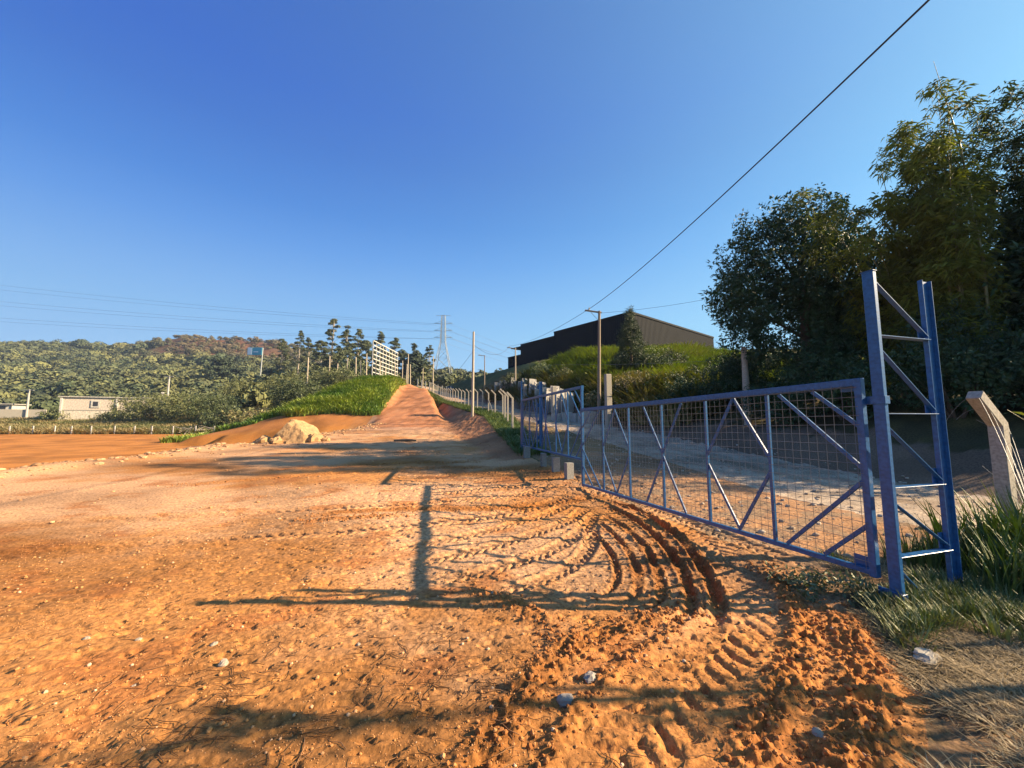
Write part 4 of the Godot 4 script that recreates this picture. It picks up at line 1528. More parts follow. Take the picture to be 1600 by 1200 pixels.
	for f in [[0, 1, 5, 4], [1, 2, 6, 5], [2, 3, 7, 6], [3, 0, 4, 7], [4, 5, 6, 7]]: m.quad(p[f[0]], p[f[1]], p[f[2]], p[f[3]])
	part("cabin", m, M.carpaint, car)
	m = MB.new()
	m.quad(Vector3(-0.72, 1.1, 1.18), Vector3(0.72, 1.1, 1.18), Vector3(0.56, 1.57, 0.6), Vector3(-0.56, 1.57, 0.6))
	part("windscreen", m, M.glass_dark, car).position = Vector3(0, 0.012, 0.02)
	for sx in [-0.8, 0.8]:
		for sz in [-1.3, 1.3]:
			m = MB.new()
			m.tube([Vector3(sx - 0.1, 0.33, sz), Vector3(sx + 0.1, 0.33, sz)], [0.34], 14)
			part("wheel", m, M.tyre, car)
		m = MB.new()
		m.box(Vector3(sx * 0.8, 0.78, 2.11), Vector3(0.16, 0, 0), Vector3(0, 0.07, 0), Vector3(0, 0, 0.02), 0.01)
		part("headlight", m, M.steel, car)

func build_left() -> void:
	# tall grass on the mound
	for k in 3:
		var tf := []
		var cols := []
		for i in 6500:
			var x := rng.randf_range(-37.0, -11.0)
			var d := rng.randf_range(40.5, 70.0)
			if zone(x, d) != MOUND: continue
			var nn := n_mid.get_noise_2d(x * 0.4, d * 0.4)
			var s := rng.randf_range(0.5, 1.3) * (1.0 + nn * 0.6)
			tf.append(Transform3D(Basis(Vector3.UP, rng.randf() * TAU).scaled(Vector3(s * 1.3, s, s * 1.3)), gpos(x, -d, -0.05)))
			cols.append(Color(0.12, 0.22, 0.03).lerp(Color(0.32, 0.38, 0.055), sm(-0.3, 0.4, nn + rng.randf_range(-0.2, 0.2))) * rng.randf_range(0.65, 1.25))
		var g := copies("mound_grass", SP.coarse[k], M.grass, tf, cols, self)
		g.set_meta("label", "tall bright green grass covering the mound"); g.set_meta("category", "grass")
	# verge grass between fence and bank
	for k in 2:
		var tf := []
		var cols := []
		for i in 3600:
			var d := rng.randf_range(13.5, 76.0)
			var x := L("fence", d) + rng.randf_range(-L("boff", d) - 0.2, 0.7)
			if d < 19.0 and rng.randf() < 0.6: continue
			if d > 60.0: x -= rng.randf() * 3.0
			if absf(x - L("rampx", d)) < L("rampw", d) + 0.3: continue
			var s := rng.randf_range(0.25, 0.7)
			tf.append(Transform3D(Basis(Vector3.UP, rng.randf() * TAU).scaled(Vector3(s * 1.8, s, s * 1.8)), gpos(x, -d, -0.02)))
			cols.append(Color(0.06, 0.12, 0.02).lerp(Color(0.17, 0.20, 0.05), rng.randf()) * rng.randf_range(0.8, 1.2))
		var g := copies("verge_grass", SP.tuft[k], M.grass, tf, cols, self)
		g.set_meta("label", "low green grass along the fence above the cut bank"); g.set_meta("category", "grass")
	# dry grass between the lot and the house
	for k in 2:
		var tf := []
		var cols := []
		for i in 5200:
			var d := rng.randf_range(56.5, 105.0)
			var x := rng.randf_range(-1.55, -0.55) * d
			var s := rng.randf_range(1.0, 2.2)
			tf.append(Transform3D(Basis(Vector3.UP, rng.randf() * TAU).scaled(Vector3(s * 2.4, s * 0.9, s * 2.4)), gpos(x, -d, -0.05)))
			cols.append(Color(0.34, 0.26, 0.11).lerp(Color(0.16, 0.17, 0.05), sm(-0.1, 0.35, n_mid.get_noise_2d(x * 0.25, d * 0.5))) * rng.randf_range(0.8, 1.2))
		var g := copies("dry_grass", SP.tuft[k], M.grass, tf, cols, self)
		g.set_meta("label", "dry straw-coloured grass field beyond the orange lot"); g.set_meta("category", "grass")
	# boulder and rubble
	var bo := solo("boulder", cut_rock(4), M.rock, "large pale orange boulder at the edge of the yard", "boulder", gpos(-11.35, -20.2, -0.1))
	bo.scale = Vector3(1.5, 1.5, 1.2)
	var rub := []
	for s in [[-12.6, -19.7, 0.42], [-11.7, -19.2, 0.34], [-10.2, -19.9, 0.4], [-9.7, -20.2, 0.25], [-11.0, -19.0, 0.2]]:
		var o := solo("rubble", lump(int(s[2] * 100), 0.35, 7, 0.8), M.rock, "small broken stone lying at the foot of the big boulder", "stone", gpos(s[0], s[1], s[2] * 0.3), "rubble around the boulder")
		o.scale = Vector3.ONE * s[2]
		rub.append(o)
	label_row(rub, "small broken stone at the foot of the boulder")
	# log on the yard
	var lg := MB.new()
	lg.tube([Vector3(-0.55, 0.06, 0), Vector3(0.1, 0.08, 0.03), Vector3(0.6, 0.07, -0.05)], [0.055, 0.07, 0.05], 7)
	solo("wood_log", lg.mesh(), M.bark, "short dark log lying on the pale yard below the ramp", "log", gpos(-5.6, -20.2))
	# the house
	var hb := Vector3(-94.0, 1.7, -93.5)
	var h := thing("house", "long unfinished two-storey house beyond the dry field", "house", hb)
	h.rotation.y = 0.42
	var m := MB.new()
	m.box(Vector3(0, 1.0, -4), Vector3(11.5, 0, 0), Vector3(0, 1.3, 0), Vector3(0, 0, 4)); part("lower_wall", m, M.plaster, h)
	m = MB.new()
	m.box(Vector3(0, 3.8, -4), Vector3(11.45, 0, 0), Vector3(0, 1.5, 0), Vector3(0, 0, 3.95)); part("upper_wall", m, M.brick, h)
	m = MB.new()
	m.box(Vector3(7.6, 3.82, 0.0), Vector3(3.8, 0, 0), Vector3(0, 1.46, 0), Vector3(0, 0, 0.06)); part("plaster_panel", m, M.white, h)
	for x in [-11.3, -1.6]:
		m = MB.new()
		m.box(Vector3(x, 2.5, 0.06), Vector3(0.2, 0, 0), Vector3(0, 2.75, 0), Vector3(0, 0, 0.12), 0.02); part("column", m, M.white, h)
	m = MB.new()
	m.box(Vector3(0, 2.32, 0.02), Vector3(11.5, 0, 0), Vector3(0, 0.08, 0), Vector3(0, 0, 0.05)); part("floor_band", m, M.concrete, h)
	m = MB.new()
	m.box(Vector3(0, 5.42, -3.9), Vector3(11.8, 0, 0), Vector3(0, 0.1, 0), Vector3(0, 0, 4.25), 0.02); part("roof", m, M.white, h)
	for s in [[-5.4, 0.45, 0.55], [2.1, 0.65, 0.5], [7.0, 0.6, 0.45]]:
		m = MB.new()
		m.box(Vector3(s[0], 3.8, 0.08), Vector3(s[1] + 0.35, 0, 0), Vector3(0, s[2] + 0.32, 0), Vector3(0, 0, 0.04), 0.01)
		var fr := part("window", m, M.white, h)
		m = MB.new()
		m.box(Vector3(s[0], 3.8, 0.125), Vector3(s[1], 0, 0), Vector3(0, s[2], 0), Vector3(0, 0, 0.01)); part("pane", m, M.glass_dark, fr)
	m = MB.new()
	m.tube([Vector3(6.2, 5.4, -2), Vector3(6.2, 6.8, -2)], [0.1], 6)
	m.box(Vector3(6.2, 6.9, -2), Vector3(0.3, 0, 0), Vector3(0, 0.18, 0), Vector3(0, 0, 0.3), 0.05); part("chimney", m, M.white, h)
	# yard wall left of it
	m = MB.new()
	m.box(Vector3(0, 1.0, 0), Vector3(6.5, 0, 0), Vector3(0, 1.4, 0), Vector3(0, 0, 0.1), 0.02)
	solo("yard_wall", m.mesh(), M.concrete, "stained grey block wall left of the long house", "wall", gpos(-121.5, -93.0, 0.2)).rotation.y = 0.4
	var h2 := thing("small_house", "small white house cut off by the left edge", "house", gpos(-126.5, -93.0))
	h2.rotation.y = 0.4
	m = MB.new(); m.box(Vector3(0, 1.8, -2), Vector3(4, 0, 0), Vector3(0, 2.0, 0), Vector3(0, 0, 2.5)); part("wall", m, M.white, h2)
	m = MB.new(); m.box(Vector3(0, 3.9, -2), Vector3(4.5, 0, 0), Vector3(0, 0.1, 0), Vector3(0, 0, 3.2), 0.02); part("roof", m, M.slab, h2)
	m = MB.new(); m.box(Vector3(2.4, 2.9, 0.52), Vector3(0.7, 0, 0), Vector3(0, 0.5, 0), Vector3(0, 0, 0.03), 0.01); part("window", m, M.glass_dark, h2)
	# poles near the house
	for s in [["white concrete pole with a crossarm left of the long house", -118.5, -94.0, 9.2, 1.4], ["white concrete pole rising from bushes right of the long house", -88.0, -98.0, 13.0, 1.2]]:
		var b := gpos(s[1], s[2])
		var q := thing("power_pole", s[0], "utility pole", b)
		m = MB.new(); m.tube([Vector3(0, -0.5, 0), Vector3(0, s[3] - b.y, 0)], [0.26, 0.18], 8); part("shaft", m, M.slab, q)
		m = MB.new(); m.box(Vector3(0, s[3] - b.y - 0.2, 0.2), Vector3(s[4], 0, 0), Vector3(0, 0.08, 0), Vector3(0, 0, 0.08), 0.01); part("crossarm", m, M.slab, q)
	# bushes round the lot and house
	var g1 := Color(0.075, 0.095, 0.03)
	var g2 := Color(0.15, 0.155, 0.05)
	var g3 := Color(0.045, 0.065, 0.02)
	var spec := [
		["dense dark bush covering the right end of the house", -79.0, -86.0, 12.0, 6.0, g3, g2], ["rounded bush beside the dark one near the house", -71.0, -84.0, 9.0, 6.0, g1, g2],
		["dark tree-like bush above the shaded bank", -61.0, -78.0, 9.0, 6.5, g3, g1], ["low green bush in front of the house wall", -92.0, -90.0, 7.0, 2.4, g1, g2], ["scrubby low bush at the house's left", -105.0, -91.0, 7.0, 2.2, g2, g1],
		["leafy bush behind the fence's right end", -49.0, -66.0, 7.0, 3.2, g3, g1], ["dark gap-filled bush near the branch pile", -46.5, -64.0, 6.0, 5.0, g3, g1], ["brown dry bush left of the green mound", -42.0, -62.0, 6.0, 4.0, Color(0.20, 0.14, 0.07), g2],
		["broad olive bush up the valley side", -66.0, -98.0, 13.0, 8.0, g1, g2], ["olive bush above the mound's left shoulder", -48.0, -86.0, 11.0, 7.5, g1, g2], ["dark bush behind the mound's left shoulder", -42.0, -76.0, 9.0, 5.5, g3, g1], ["light olive bush behind the mound", -38.0, -84.0, 9.0, 5.0, g2, g1]]
	for s in spec:
		bush(s[0], gpos(s[1], s[2]), s[3], s[4], s[5], s[6], 0.75, 4.5)
	# pile of dead branches
	var bp := thing("branch_pile", "tangled pile of dead branches at the lot's far corner", "branches", gpos(-46.5, -57.5))
	for i in 26:
		var a := rng.randf() * TAU
		var o := Vector3(rng.randf_range(-2.2, 2.2), rng.randf_range(0.0, 1.0), rng.randf_range(-0.8, 0.8))
		var dd := Vector3(cos(a), rng.randf_range(-0.1, 0.5), sin(a)) * rng.randf_range(0.7, 1.6)
		var q := MB.new()
		q.tube([o - dd, o + rdir() * 0.15, o + dd], [0.06, 0.05, 0.02], 5)
		part("branch", q, M.palebark, bp)
	# low wall strip above the mound
	m = MB.new()
	m.box(Vector3(0, 0.4, 0), Vector3(2.6, 0, 0), Vector3(0, 0.7, 0), Vector3(0, 0, 0.12), 0.02)
	solo("low_wall", m.mesh(), M.white, "short white wall end behind the mound's shoulder", "wall", gpos(-38.5, -68.0))
	# stakes and poles behind the mound
	var st := [[-26.8, -81.0, 13.0], [-24.8, -84.0, 13.8], [-24.0, -84.5, 12.2], [-23.6, -88.0, 14.0], [-22.2, -88.0, 14.2], [-22.0, -90.0, 13.8], [-21.2, -90.0, 15.4], [-21.6, -98.0, 14.5], [-21.0, -98.0, 14.9], [-20.4, -99.0, 13.2], [-19.4, -102.0, 14.8], [-17.8, -104.0, 15.0], [-17.4, -106.0, 15.2]]
	var row := []
	for s in st:
		var x: float = s[0] * 1.62
		var b := gpos(x, s[1])
		var q := MB.new()
		var hh: float = maxf(4.2, s[2] + 2.0 - b.y)
		q.tube([Vector3(0, -0.5, 0), Vector3(rng.randf_range(-0.2, 0.2), hh, 0)], [0.16, 0.12], 7)
		row.append(solo("wooden_stake", q.mesh(), M.palewood, "pole", "pole", b, "poles behind the mound"))
	label_row(row, "pale upright wooden pole behind the grassy mound")
	row = []
	# slim poles along the road's upper end
	for s in [[-30.2, -105.0, 6.5], [-23.5, -86.0, 6.8], [-17.8, -86.0, 8.3], [-28.0, -120.0, 6.0]]:
		var b := gpos(s[0], s[1])
		var q := MB.new()
		q.tube([Vector3(0, -0.5, 0), Vector3(0, s[2], 0)], [0.14, 0.1], 7)
		row.append(solo("wooden_stake", q.mesh(), M.palewood, "pole", "pole", b, "poles above the ramp"))
	label_row(row, "slim pale pole near the top of the dirt ramp")
	# fence posts beyond the ramp
	var bf := thing("post_fence", "short pale fence posts crossing above the top of the ramp", "fence", gpos(-24.0, -92.0))
	for i in 9:
		var q := MB.new()
		var p := gpos(-23.2 + i * 1.15, -94.0 + i * 0.8) - bf.position
		q.box(p + Vector3.UP * 0.9, Vector3(0.1, 0, 0), Vector3(0, 1.1, 0), Vector3(0, 0, 0.1), 0.01)
		part("post", q, M.slab, bf)
	# water tank
	m = MB.new()
	m.tube([Vector3(0, 0, 0), Vector3(0, 0.7, 0), Vector3(0, 1.3, 0), Vector3(0, 1.75, 0), Vector3(0, 1.9, 0)], [1.2, 1.35, 1.3, 0.8, 0.3], 16)
	solo("water_tank", m.mesh(), M.bluetank, "round blue water tank behind the grassy mound", "tank", gpos(-35.6, -73.0, 0.3))
	# big lattice-backed hoarding
	var bb := gpos(-38.0, -112.0)
	var t := thing("billboard", "large pale gridded back of a hoarding among the trees", "billboard", bb)
	var A := Vector3(-40.4, 0, -110) - Vector3(bb.x, 0, bb.z)
	var B := Vector3(-39.5, 0, -131) - Vector3(bb.x, 0, bb.z)
	var y0 := 15.5 - bb.y
	var y1 := 24.7 - bb.y
	for i in 9:
		var q := MB.new()
		var p := A.lerp(B, i / 8.0)
		q.bar(p + Vector3(0, y0 - (4.5 if i % 2 == 0 else 0.0), 0), p + Vector3(0, y1, 0), Vector3(0, 0, 1), 0.12, 0.1); part("upright", q, M.white, t)
	for j in 8:
		var q := MB.new()
		var y := lerpf(y0, y1, j / 7.0)
		q.bar(A + Vector3(0.2, y, 0), B + Vector3(0.2, y, 0), Vector3(1, 0, 0), 0.08, 0.13); part("rail", q, M.white, t)
	# blue hoarding on the hill
	var b2 := gpos(-153.0, -230.0)
	t = thing("billboard", "small blue and white hoarding on a pole on the wooded hill", "billboard", b2)
	m = MB.new(); m.box(Vector3(-3, 43.4 - b2.y, 0), Vector3(4.4, 0, 0), Vector3(0, 2.3, 0), Vector3(0, 0, 0.2), 0.05); part("panel", m, M.screen, t)
	m = MB.new(); m.box(Vector3(-5.9, 43.4 - b2.y, 0.23), Vector3(1.3, 0, 0.0), Vector3(0, 2.1, 0), Vector3(0, 0, 0.03)); part("white_field", m, M.screen_white, t)
	m = MB.new(); m.box(Vector3(-2.2, 43.0 - b2.y, 0.23), Vector3(1.4, 0, 0.0), Vector3(0, 0.22, 0), Vector3(0, 0, 0.03)); part("lettering", m, M.screen_white, t)
	m = MB.new(); m.tube([Vector3(0.9, -1, -0.3), Vector3(1.6, 45.6 - b2.y, -0.3)], [0.4, 0.3], 8); part("pole", m, M.steel, t)

func far_tree(label: String, at: Vector3, h: float, w: float, kind: String, tone: Color, tone2: Color, group := "") -> Node3D:
	var t := thing("eucalyptus_tree" if kind == "tall" else "round_tree", label, "tree", at, group)
	var m := MB.new()
	var lean := rng.randf_range(-0.04, 0.04) * h
	m.tube([Vector3(0, -0.5, 0), Vector3(lean, h * 0.5, 0), Vector3(lean * 1.5, h * 0.95, 0)], [h * 0.014, h * 0.010, h * 0.003], 6)
	part("trunk", m, M.palebark if kind == "tall" else M.bark, t)
	var tf := []
	var cols := []
	var n := 46 if kind == "tall" else 22
	for i in n:
		var s := i / (n - 1.0)
		var y := h * (lerpf(0.32, 0.96, s) if kind == "tall" else lerpf(0.3, 0.85, s))
		var r := w * (0.75 if kind == "tall" else 0.8) * (sin(PI * clampf(s * 0.75 + 0.2, 0.0, 1.0)))
		y += rng.randf_range(-0.05, 0.05) * h
		var a := rng.randf() * TAU
		var p := Vector3(lean * s * 1.4 + cos(a) * r * rng.randf_range(0.3, 1.0), y, sin(a) * r * rng.randf_range(0.3, 1.0))
		var k := w * (rng.randf_range(0.15, 0.29) if kind == "tall" else rng.randf_range(0.26, 0.4))
		var q := MB.new()
		q.tube([Vector3(lean * s * 1.4, y - h * 0.08, 0), p], [h * 0.004, h * 0.0015], 4)
		part("limb", q, M.palebark, t)
		tf.append(Transform3D(Basis(Vector3.UP, rng.randf() * TAU).scaled(Vector3(k, k * 0.8, k)), p))
		cols.append(tone.lerp(tone2, rng.randf()) * rng.randf_range(0.8, 1.15))
	copies("crown", SP.far[rng.randi() % 5], M.farleaf, tf, cols, t)
	return t

func build_far() -> void:
	var dk := Color(0.045, 0.065, 0.026)
	var ol := Color(0.105, 0.115, 0.042)
	# named trees of the eucalyptus grove
	var E := [[519, 496, 165, 5.5], [541, 512, 170, 6.0], [562, 517, 172, 6.0], [592, 520, 178, 6.0], [615, 527, 175, 5.5], [468, 518, 185, 5.0], [648, 538, 190, 5.0], [671, 540, 195, 5.0], [487, 527, 190, 6.0], [503, 532, 160, 6.0], [440, 533, 200, 7.0], [575, 535, 160, 6.5], [632, 547, 170, 6.0], [550, 540, 150, 5.5], [525, 545, 145, 6.0], [600, 548, 150, 6.0]]
	var th := atan(57.0 / 600.0)
	var k := 0
	var grove := []
	for e in E:
		var d: float = e[2]
		var vy: float = (600.0 - e[1]) / 600.0
		var ry := vy * cos(th) + sin(th)
		var rz := vy * sin(th) - cos(th)
		var x: float = (e[0] - 800.0) / 600.0 * d / -rz
		var top := 1.6 + ry * d / -rz
		var b := gpos(x, -d)
		var names := ["tallest eucalyptus, standing clear of the grove's skyline", "second tallest eucalyptus right of the tallest"]
		var nm: String = names[k] if k < 2 else "slender eucalyptus of the grove left of the pylon"
		var et := far_tree(nm, b, maxf(9.0, top - b.y), e[3], "tall", dk, ol, "eucalyptus grove")
		if k > 1: grove.append(et)
		k += 1
	label_row(grove, "of the slender shorter eucalyptus trees in the grove")
	for s in [["dark rounded tree left of the pylon", -43.0, -165.0, 15.0, 9.0], ["dark rounded tree below the blue hoarding", -128.0, -215.0, 15.0, 11.0], ["dark crowned tree on the brown burnt hillside", -165.0, -218.0, 16.0, 13.0]]:
		far_tree(s[0], gpos(s[1], s[2]), s[3], s[4], "round", Color(0.028, 0.045, 0.02), dk)
	# woods on the hills
	for k2 in 8:
		var tf := []
		var cols := []
		var tall := k2 >= 5
		var n := 1500 if not tall else 500
		for i in n:
			var d := 96.0 + 360.0 * pow(rng.randf(), 0.8)
			var x := rng.randf_range(-1.75, 0.12 if d > 150.0 else -0.1) * d
			if d < 150.0 and x > -0.36 * d: continue
			if absf(x - L("roadc", d)) < 6.0: continue
			if d < 104.0 and x < -84.0: continue
			var px := 800.0 + 600.0 * x / d
			var nn := n_big.get_noise_2d(x * 0.6, d * 0.6)
			if nn < -0.35: continue
			var s := (1.8 + 5.4 * pow(rng.randf(), 2.2)) * (0.7 if d < 160.0 else 1.0)
			if tall: s *= 0.8
			var p := gpos(x, -d, s * 0.25)
			tf.append(Transform3D(Basis(Vector3.UP, rng.randf() * TAU).scaled(Vector3(s, s * rng.randf_range(0.7, 1.1), s)), p))
			var c := dk.lerp(ol, rng.randf())
			if n_mid.get_noise_2d(x * 0.07, d * 0.07) > 0.12: c = c.lerp(Color(0.19, 0.19, 0.06), rng.randf_range(0.2, 0.8))
			var burnt := sm(190.0, 270.0, px + 80.0 * nn) * sm(500.0, 420.0, px) * sm(310.0, 345.0, d)
			c = c.lerp(Color(0.15, 0.10, 0.055), burnt * rng.randf_range(0.3, 0.9))
			if burnt > 0.3: tf[-1] = tf[-1].scaled_local(Vector3.ONE * 0.6)
			cols.append(c * rng.randf_range(0.75, 1.25))
		for i in 45:
			var d := rng.randf_range(125.0, 215.0)
			var x := rng.randf_range(-0.66, -0.17) * d
			if absf(x - L("roadc", d)) < 7.0 or absf(x + 33.0) < 7.0: continue
			if absf(x + 39.0) < 6.0 and d < 135.0: continue
			var s := rng.randf_range(2.2, 4.2)
			tf.append(Transform3D(Basis(Vector3.UP, rng.randf() * TAU).scaled(Vector3(s, s * rng.randf_range(0.9, 1.6), s)), gpos(x, -d, s * 0.5)))
			cols.append(dk.lerp(ol, rng.randf()) * rng.randf_range(0.75, 1.25))
		var g := copies("hillside_wood", SP.far[k2] if not tall else SP.fartall[k2 - 5], M.farleaf, tf, cols, self)
		g.set_meta("label", "wooded hillside rising behind the lot and the ramp"); g.set_meta("category", "wood")

func build_small() -> void:
	# hollow concrete blocks standing on end below the far leaf
	var k := 0
	for s in [[1.42, -9.75, "block standing nearest the gate, largest of the four"], [1.20, -10.7, "second block from the gate, standing on end"], [0.93, -11.5, "block showing its dark hollow cells"], [0.50, -13.1, "farthest block, below the far gate leaf"]]:
		var b := gpos(s[0], s[1], -0.02)
		var t := thing("hollow_block", "grey concrete " + s[2], "block", b, "concrete blocks by the gate")
		t.rotation.y = [0.35, 0.2, 1.75, 0.3][k]
		var m := MB.new()
		for x in [-0.082, 0.082]: m.box(Vector3(x, 0.2, 0), Vector3(0.014, 0, 0), Vector3(0, 0.2, 0), Vector3(0, 0, 0.07), 0.004)
		part("side", m, M.block, t)
		for y in [0.014, 0.138, 0.262, 0.386]:
			m = MB.new()
			m.box(Vector3(0, y, 0), Vector3(0.068, 0, 0), Vector3(0, 0.0135, 0), Vector3(0, 0, 0.069), 0.003)
			part("web", m, M.block, t)
		if k != 2:
			m = MB.new(); m.box(Vector3(0, 0.2, 0.077), Vector3(0.096, 0, 0), Vector3(0, 0.2, 0), Vector3(0, 0, 0.0065), 0.003); part("face", m, M.block, t)
		k += 1
	# stones one can tell apart
	for s in [[-1.9, -2.69, 0.035, "pale flat stone in the foreground"], [-2.74, -2.98, 0.02, "small white stone left of the centre foreground"], [-3.13, -2.99, 0.022, "small white stone near the left edge"], [0.31, -2.37, 0.05, "grey oblong stone on the churned ridge"], [0.49, -2.57, 0.045, "round grey stone above the oblong one"], [-2.13, -2.91, 0.022, "small white stone beside the post shadow"], [-2.31, -2.51, 0.022, "small pale chip in the left foreground"], [-0.18, -3.75, 0.025, "pale pebble just below the gate shadow"], [-1.11, -2.94, 0.018, "white pebble under the forked shadow"], [1.55, -2.1, 0.03, "pale stone at the edge of the dry grass"]]:
		var o := solo("stone", lump(int(absf(s[0]) * 100.0) + 7, 0.3, 7, 0.65), M.greystone if s[3].begins_with("grey") or s[3].begins_with("round") else M.pebble, s[3], "stone", gpos(s[0], s[1], s[2] * 0.05))
		o.scale = Vector3(s[2] * 1.3, s[2], s[2])
		o.rotation.y = rng.randf() * TAU
	# broken concrete ring in the grass
	var cf := solo("concrete_fragment", lump(61, 0.4, 9, 0.45), M.concrete, "broken pale concrete fragment lying in the grass", "rubble", gpos(2.75, -2.7, 0.02))
	cf.scale = Vector3(0.1, 0.07, 0.07)
	cf.rotation = Vector3(0.2, 0.4, 0.1)
	# loose clods of soil
	var lumps := [lump(3, 0.3, 4, 0.8), lump(4, 0.35, 4, 0.7), lump(5, 0.3, 4, 0.9)]
	for v in 3:
		var tf := []
		var cols := []
		for q in churned:
			if rng.randf() > 0.6: continue
			var p: Vector2 = q + Vector2(rng.randfn(0, 0.04), rng.randfn(0, 0.04))
			var s := 0.004 + 0.018 * pow(rng.randf(), 5.0)
			tf.append(Transform3D(Basis(rdir(), rng.randf() * TAU).scaled(Vector3.ONE * s), gpos(p.x, -p.y, s * 0.3)))
			cols.append(Color(0.30, 0.115, 0.035).lerp(Color(0.44, 0.20, 0.075), rng.randf()) * rng.randf_range(0.75, 1.1))
		for i in 3500:
			var x := rng.randf_range(-6.0, 3.0)
			var d := 1.2 + 8.0 * pow(rng.randf(), 1.4)
			if d < 4.3 and x > verge(d): continue
			var s := 0.003 + 0.014 * pow(rng.randf(), 4.0)
			tf.append(Transform3D(Basis(rdir(), rng.randf() * TAU).scaled(Vector3(1, 0.8, 1) * s), gpos(x, -d, s * 0.3)))
			cols.append(Color(0.46, 0.22, 0.08).lerp(Color(0.58, 0.42, 0.28), pow(rng.randf(), 7.0)))
		for i in 9000:
			var d := 1.3 + 4.2 * pow(rng.randf(), 1.3)
			var x := rng.randf_range(-1.1, 0.95) * (d + 0.6)
			if d < 4.3 and x > verge(d): continue
			if n_mid.get_noise_2d(x * 3.0 + 70.0, d * 3.0) < rng.randf_range(-0.35, 0.2): continue
			var s := rng.randf_range(0.0016, 0.0048)
			tf.append(Transform3D(Basis(rdir(), rng.randf() * TAU).scaled(Vector3.ONE * s), gpos(x, -d, s * 0.4)))
			cols.append(Color(0.40, 0.18, 0.06).lerp(Color(0.56, 0.31, 0.14), rng.randf()))
		for i in 1600:
			var d := rng.randf_range(6.0, 34.0)
			var x := rng.randf_range(L("edge", d) + 0.5, L("fence", d) - 0.6)
			if n_mid.get_noise_2d(x * 0.7, d * 1.2) < rng.randf_range(-0.2, 0.3): continue
			var s := 0.008 + 0.03 * pow(rng.randf(), 4.0)
			tf.append(Transform3D(Basis(rdir(), rng.randf() * TAU).scaled(Vector3(1.3, 0.7, 1.0) * s), gpos(x, -d, s * 0.2)))
			cols.append(Color(0.36, 0.18, 0.08).lerp(Color(0.56, 0.34, 0.18), rng.randf()))
		var g := copies("soil_clods", lumps[v], M.clod, tf, cols, self)
		g.set_meta("label", "loose crumbs and clods of orange soil in the yard"); g.set_meta("category", "soil")
	# crusty clods along the edge above the lower lot
	var tfe := []
	var cle := []
	for i in 1500:
		var d := rng.randf_range(7.0, 37.0)
		var x := L("edge", d) + rng.randfn(0.6, 0.7)
		var s := 0.02 + 0.10 * pow(rng.randf(), 4.0)
		tfe.append(Transform3D(Basis(rdir(), rng.randf() * TAU).scaled(Vector3(1.2, 0.7, 1.2) * s), gpos(x, -d, s * 0.15)))
		cle.append(Color(0.24, 0.14, 0.075).lerp(Color(0.46, 0.29, 0.16), rng.randf()))
	var ge := copies("edge_clods", lumps[0], M.clod, tfe, cle, self)
	ge.set_meta("label", "crusty clods along the yard's edge above the lower lot"); ge.set_meta("category", "soil")
	# gravel on the road
	var tfg := []
	var clg := []
	for i in 3500:
		var d := rng.randf_range(3.0, 30.0)
		var x := L("roadc", d) + rng.randf_range(-5.5, 2.4)
		if x < L("fence", d) + 0.3: continue
		var s := 0.012 + 0.05 * pow(rng.randf(), 4.0)
		tfg.append(Transform3D(Basis(rdir(), rng.randf() * TAU).scaled(Vector3(1, 0.7, 1) * s), gpos(x, -d, s * 0.2)))
		clg.append(Color(0.30, 0.22, 0.15).lerp(Color(0.45, 0.38, 0.3), rng.randf()))
	var gg := copies("road_gravel", lumps[1], M.clod, tfg, clg, self)
	gg.set_meta("label", "loose gravel scattered on the road behind the gate"); gg.set_meta("category", "gravel")
	# dry roots and stems trodden into the soil
	var tw := MB.new()
	tw.col = Color(0.16, 0.085, 0.04)
	tw.tube([Vector3(-0.5, 0, 0), Vector3(-0.2, 0.03, 0.09), Vector3(0.15, 0.015, 0.02), Vector3(0.5, 0, 0.14)], [0.011, 0.012, 0.01, 0.005], 4)
	var twm := tw.mesh()
	var tfw := []
	var clw := []
	for i in 2600:
		var x := rng.randfn(-0.9, 1.1)
		var d := 1.4 + absf(rng.randfn(0, 1.3))
		if d < 4.3 and x > verge(d): continue
		if n_mid.get_noise_2d(x * 4.0, d * 4.0) < -0.08: continue
		var s := rng.randf_range(0.05, 0.2)
		tfw.append(Transform3D(Basis(Vector3.UP, rng.randf() * TAU).scaled(Vector3(s, s, s * rng.randf_range(-1.5, 1.5))), gpos(x, -d, 0.003)))
		clw.append(Color.WHITE * rng.randf_range(0.6, 2.0))
	var gr := copies("dry_roots", twm, M.clod, tfw, clw, self)
	gr.set_meta("label", "thin dark dry roots trodden into the foreground soil"); gr.set_meta("category", "roots")
	# grass on the right foreground
	for v in 2:
		var tf := []
		var cols := []
		for i in 2600:
			var d := rng.randf_range(1.3, 4.4)
			var x := verge(d) + 0.02 + absf(rng.randfn(0, 1.3))
			if n_mid.get_noise_2d(x * 3.0 + 9.0, d * 3.0) < rng.randf_range(-0.3, 0.25): continue
			var s := rng.randf_range(0.5, 1.2)
			tf.append(Transform3D(Basis(Vector3.UP, rng.randf() * TAU).scaled(Vector3(s * 1.2, s * 0.5, s * 1.2)), gpos(x, -d, -0.003)))
			cols.append(Color(0.40, 0.29, 0.15).lerp(Color(0.20, 0.14, 0.07), rng.randf()))
		var g := copies("dry_straw", SP.straw[v], M.grass, tf, cols, self)
		g.set_meta("label", "flattened dry straw at the right foreground"); g.set_meta("category", "grass")
		tf = []
		cols = []
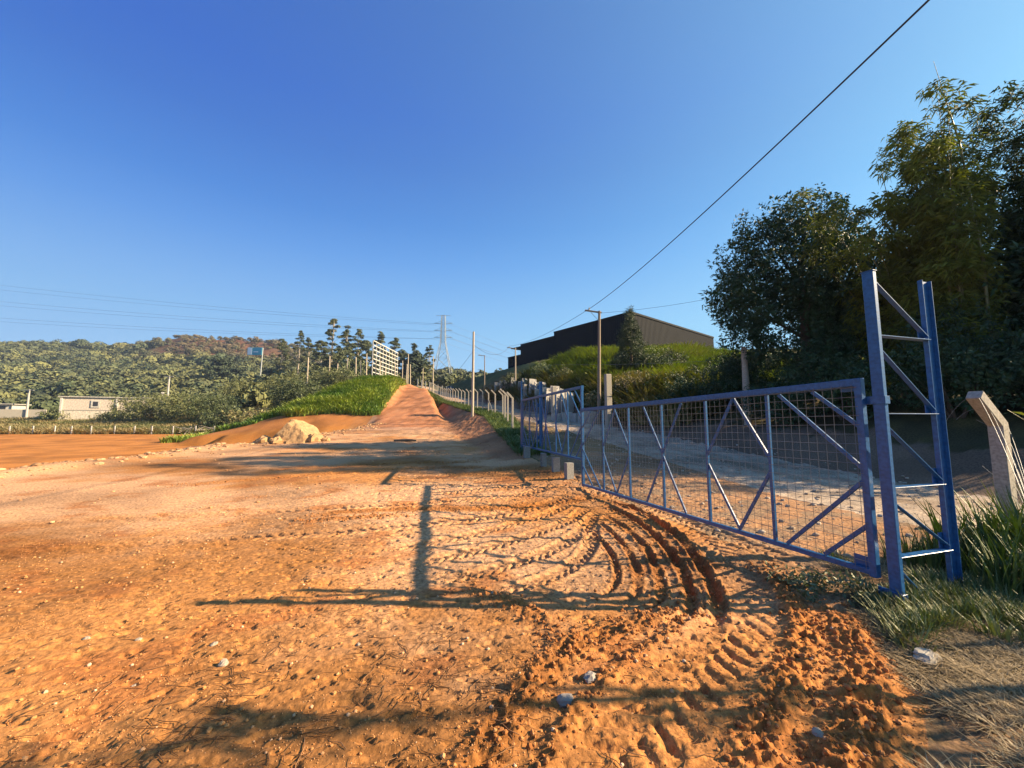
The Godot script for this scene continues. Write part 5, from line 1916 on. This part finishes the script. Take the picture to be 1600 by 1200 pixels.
		for i in 2600:
			var d := rng.randf_range(2.2, 4.6)
			var x := verge(d) + 0.1 + absf(rng.randfn(0, 1.2))
			if x < verge(d) + 0.7 and rng.randf() < 0.6: continue
			if n_mid.get_noise_2d(x * 2.5, d * 2.5) < 0.12 - sm(2.6, 4.0, d) * sm(0.3, 1.2, x - verge(d)) * 0.45: continue
			var s := rng.randf_range(0.35, 0.9)
			tf.append(Transform3D(Basis(Vector3.UP, rng.randf() * TAU).scaled(Vector3(s, s, s)), gpos(x, -d, -0.01)))
			cols.append(Color(0.09, 0.14, 0.03).lerp(Color(0.25, 0.24, 0.09), rng.randf()))
		g = copies("green_grass", SP.short[v], M.grass, tf, cols, self)
		g.set_meta("label", "short green grass in front of the near gate post"); g.set_meta("category", "grass")
	# tall weeds at the fence post
	k = 0
	for s in [[4.55, -3.7, 0.9, 0.7], [5.0, -4.0, 1.1, 1.0], [5.45, -4.15, 1.0, 0.9], [5.9, -4.2, 1.2, 1.1], [4.75, -3.35, 0.8, 0.5], [5.3, -3.6, 0.9, 0.6], [4.4, -4.2, 0.6, 0.6]]:
		var t := thing("tall_grass", "tall arching green grass clump growing around the near fence post", "grass", gpos(s[0], s[1]), "grass clumps by the near fence post")
		var tf := []
		var cols := []
		for i in 26:
			var q: float = rng.randf_range(0.7, 1.25) * s[3]
			var p := gpos(s[0] + rng.randfn(0, 0.2), s[1] + rng.randfn(0, 0.2), -0.02) - t.position
			tf.append(Transform3D(Basis(Vector3.UP, rng.randf() * TAU).scaled(Vector3(q, q * 1.35, q)), p))
			cols.append(Color(0.04, 0.085, 0.015).lerp(Color(0.15, 0.18, 0.04), rng.randf()))
		copies("blades", SP.tuft[k % 3], M.grass, tf, cols, t)
		k += 1
	bush("low leafy weeds at the foot of the near gate post", gpos(2.95, -3.75, -0.05), 0.75, 0.22, Color(0.08, 0.11, 0.04), Color(0.20, 0.21, 0.11), 0.10, 3.0)
	bush("dark leafy weed at the right edge below the fence post", gpos(4.9, -3.25, -0.05), 1.0, 0.55, Color(0.04, 0.07, 0.015), Color(0.10, 0.14, 0.03), 0.13, 3.0)
	# climbing vine with large yellow-green leaves at the right edge
	var vn := thing("vine", "vine with large yellow-green leaves hanging at the right edge", "vine", Vector3(5.75, 0.0, -4.3))
	var vm := MB.new()
	vm.tube([Vector3(0.5, 0, 0.2), Vector3(0.25, 0.8, 0.1), Vector3(0.12, 1.5, 0.0), Vector3(-0.15, 1.72, -0.05)], [0.01, 0.008, 0.006, 0.003], 5)
	part("stem", vm, M.culm, vn)
	for s in [[0.10, 1.62, 0.02], [0.16, 1.42, 0.1], [0.2, 1.28, 0.12], [-0.12, 1.7, -0.04], [0.24, 1.05, 0.15], [0.3, 0.8, 0.15]]:
		var lm := MB.new()
		lm.col = Color(0.26, 0.30, 0.04)
		var o := Vector3(s[0], s[1], s[2])
		var d := Vector3(rng.randf_range(-0.5, 0.6), -0.4, 0.8).normalized()
		leaf(lm, o, d, d.cross(Vector3(0.3, 1, 0.2)).normalized(), 0.15, 0.055, 0.1)
		part("leaf", lm, M.grass, vn)
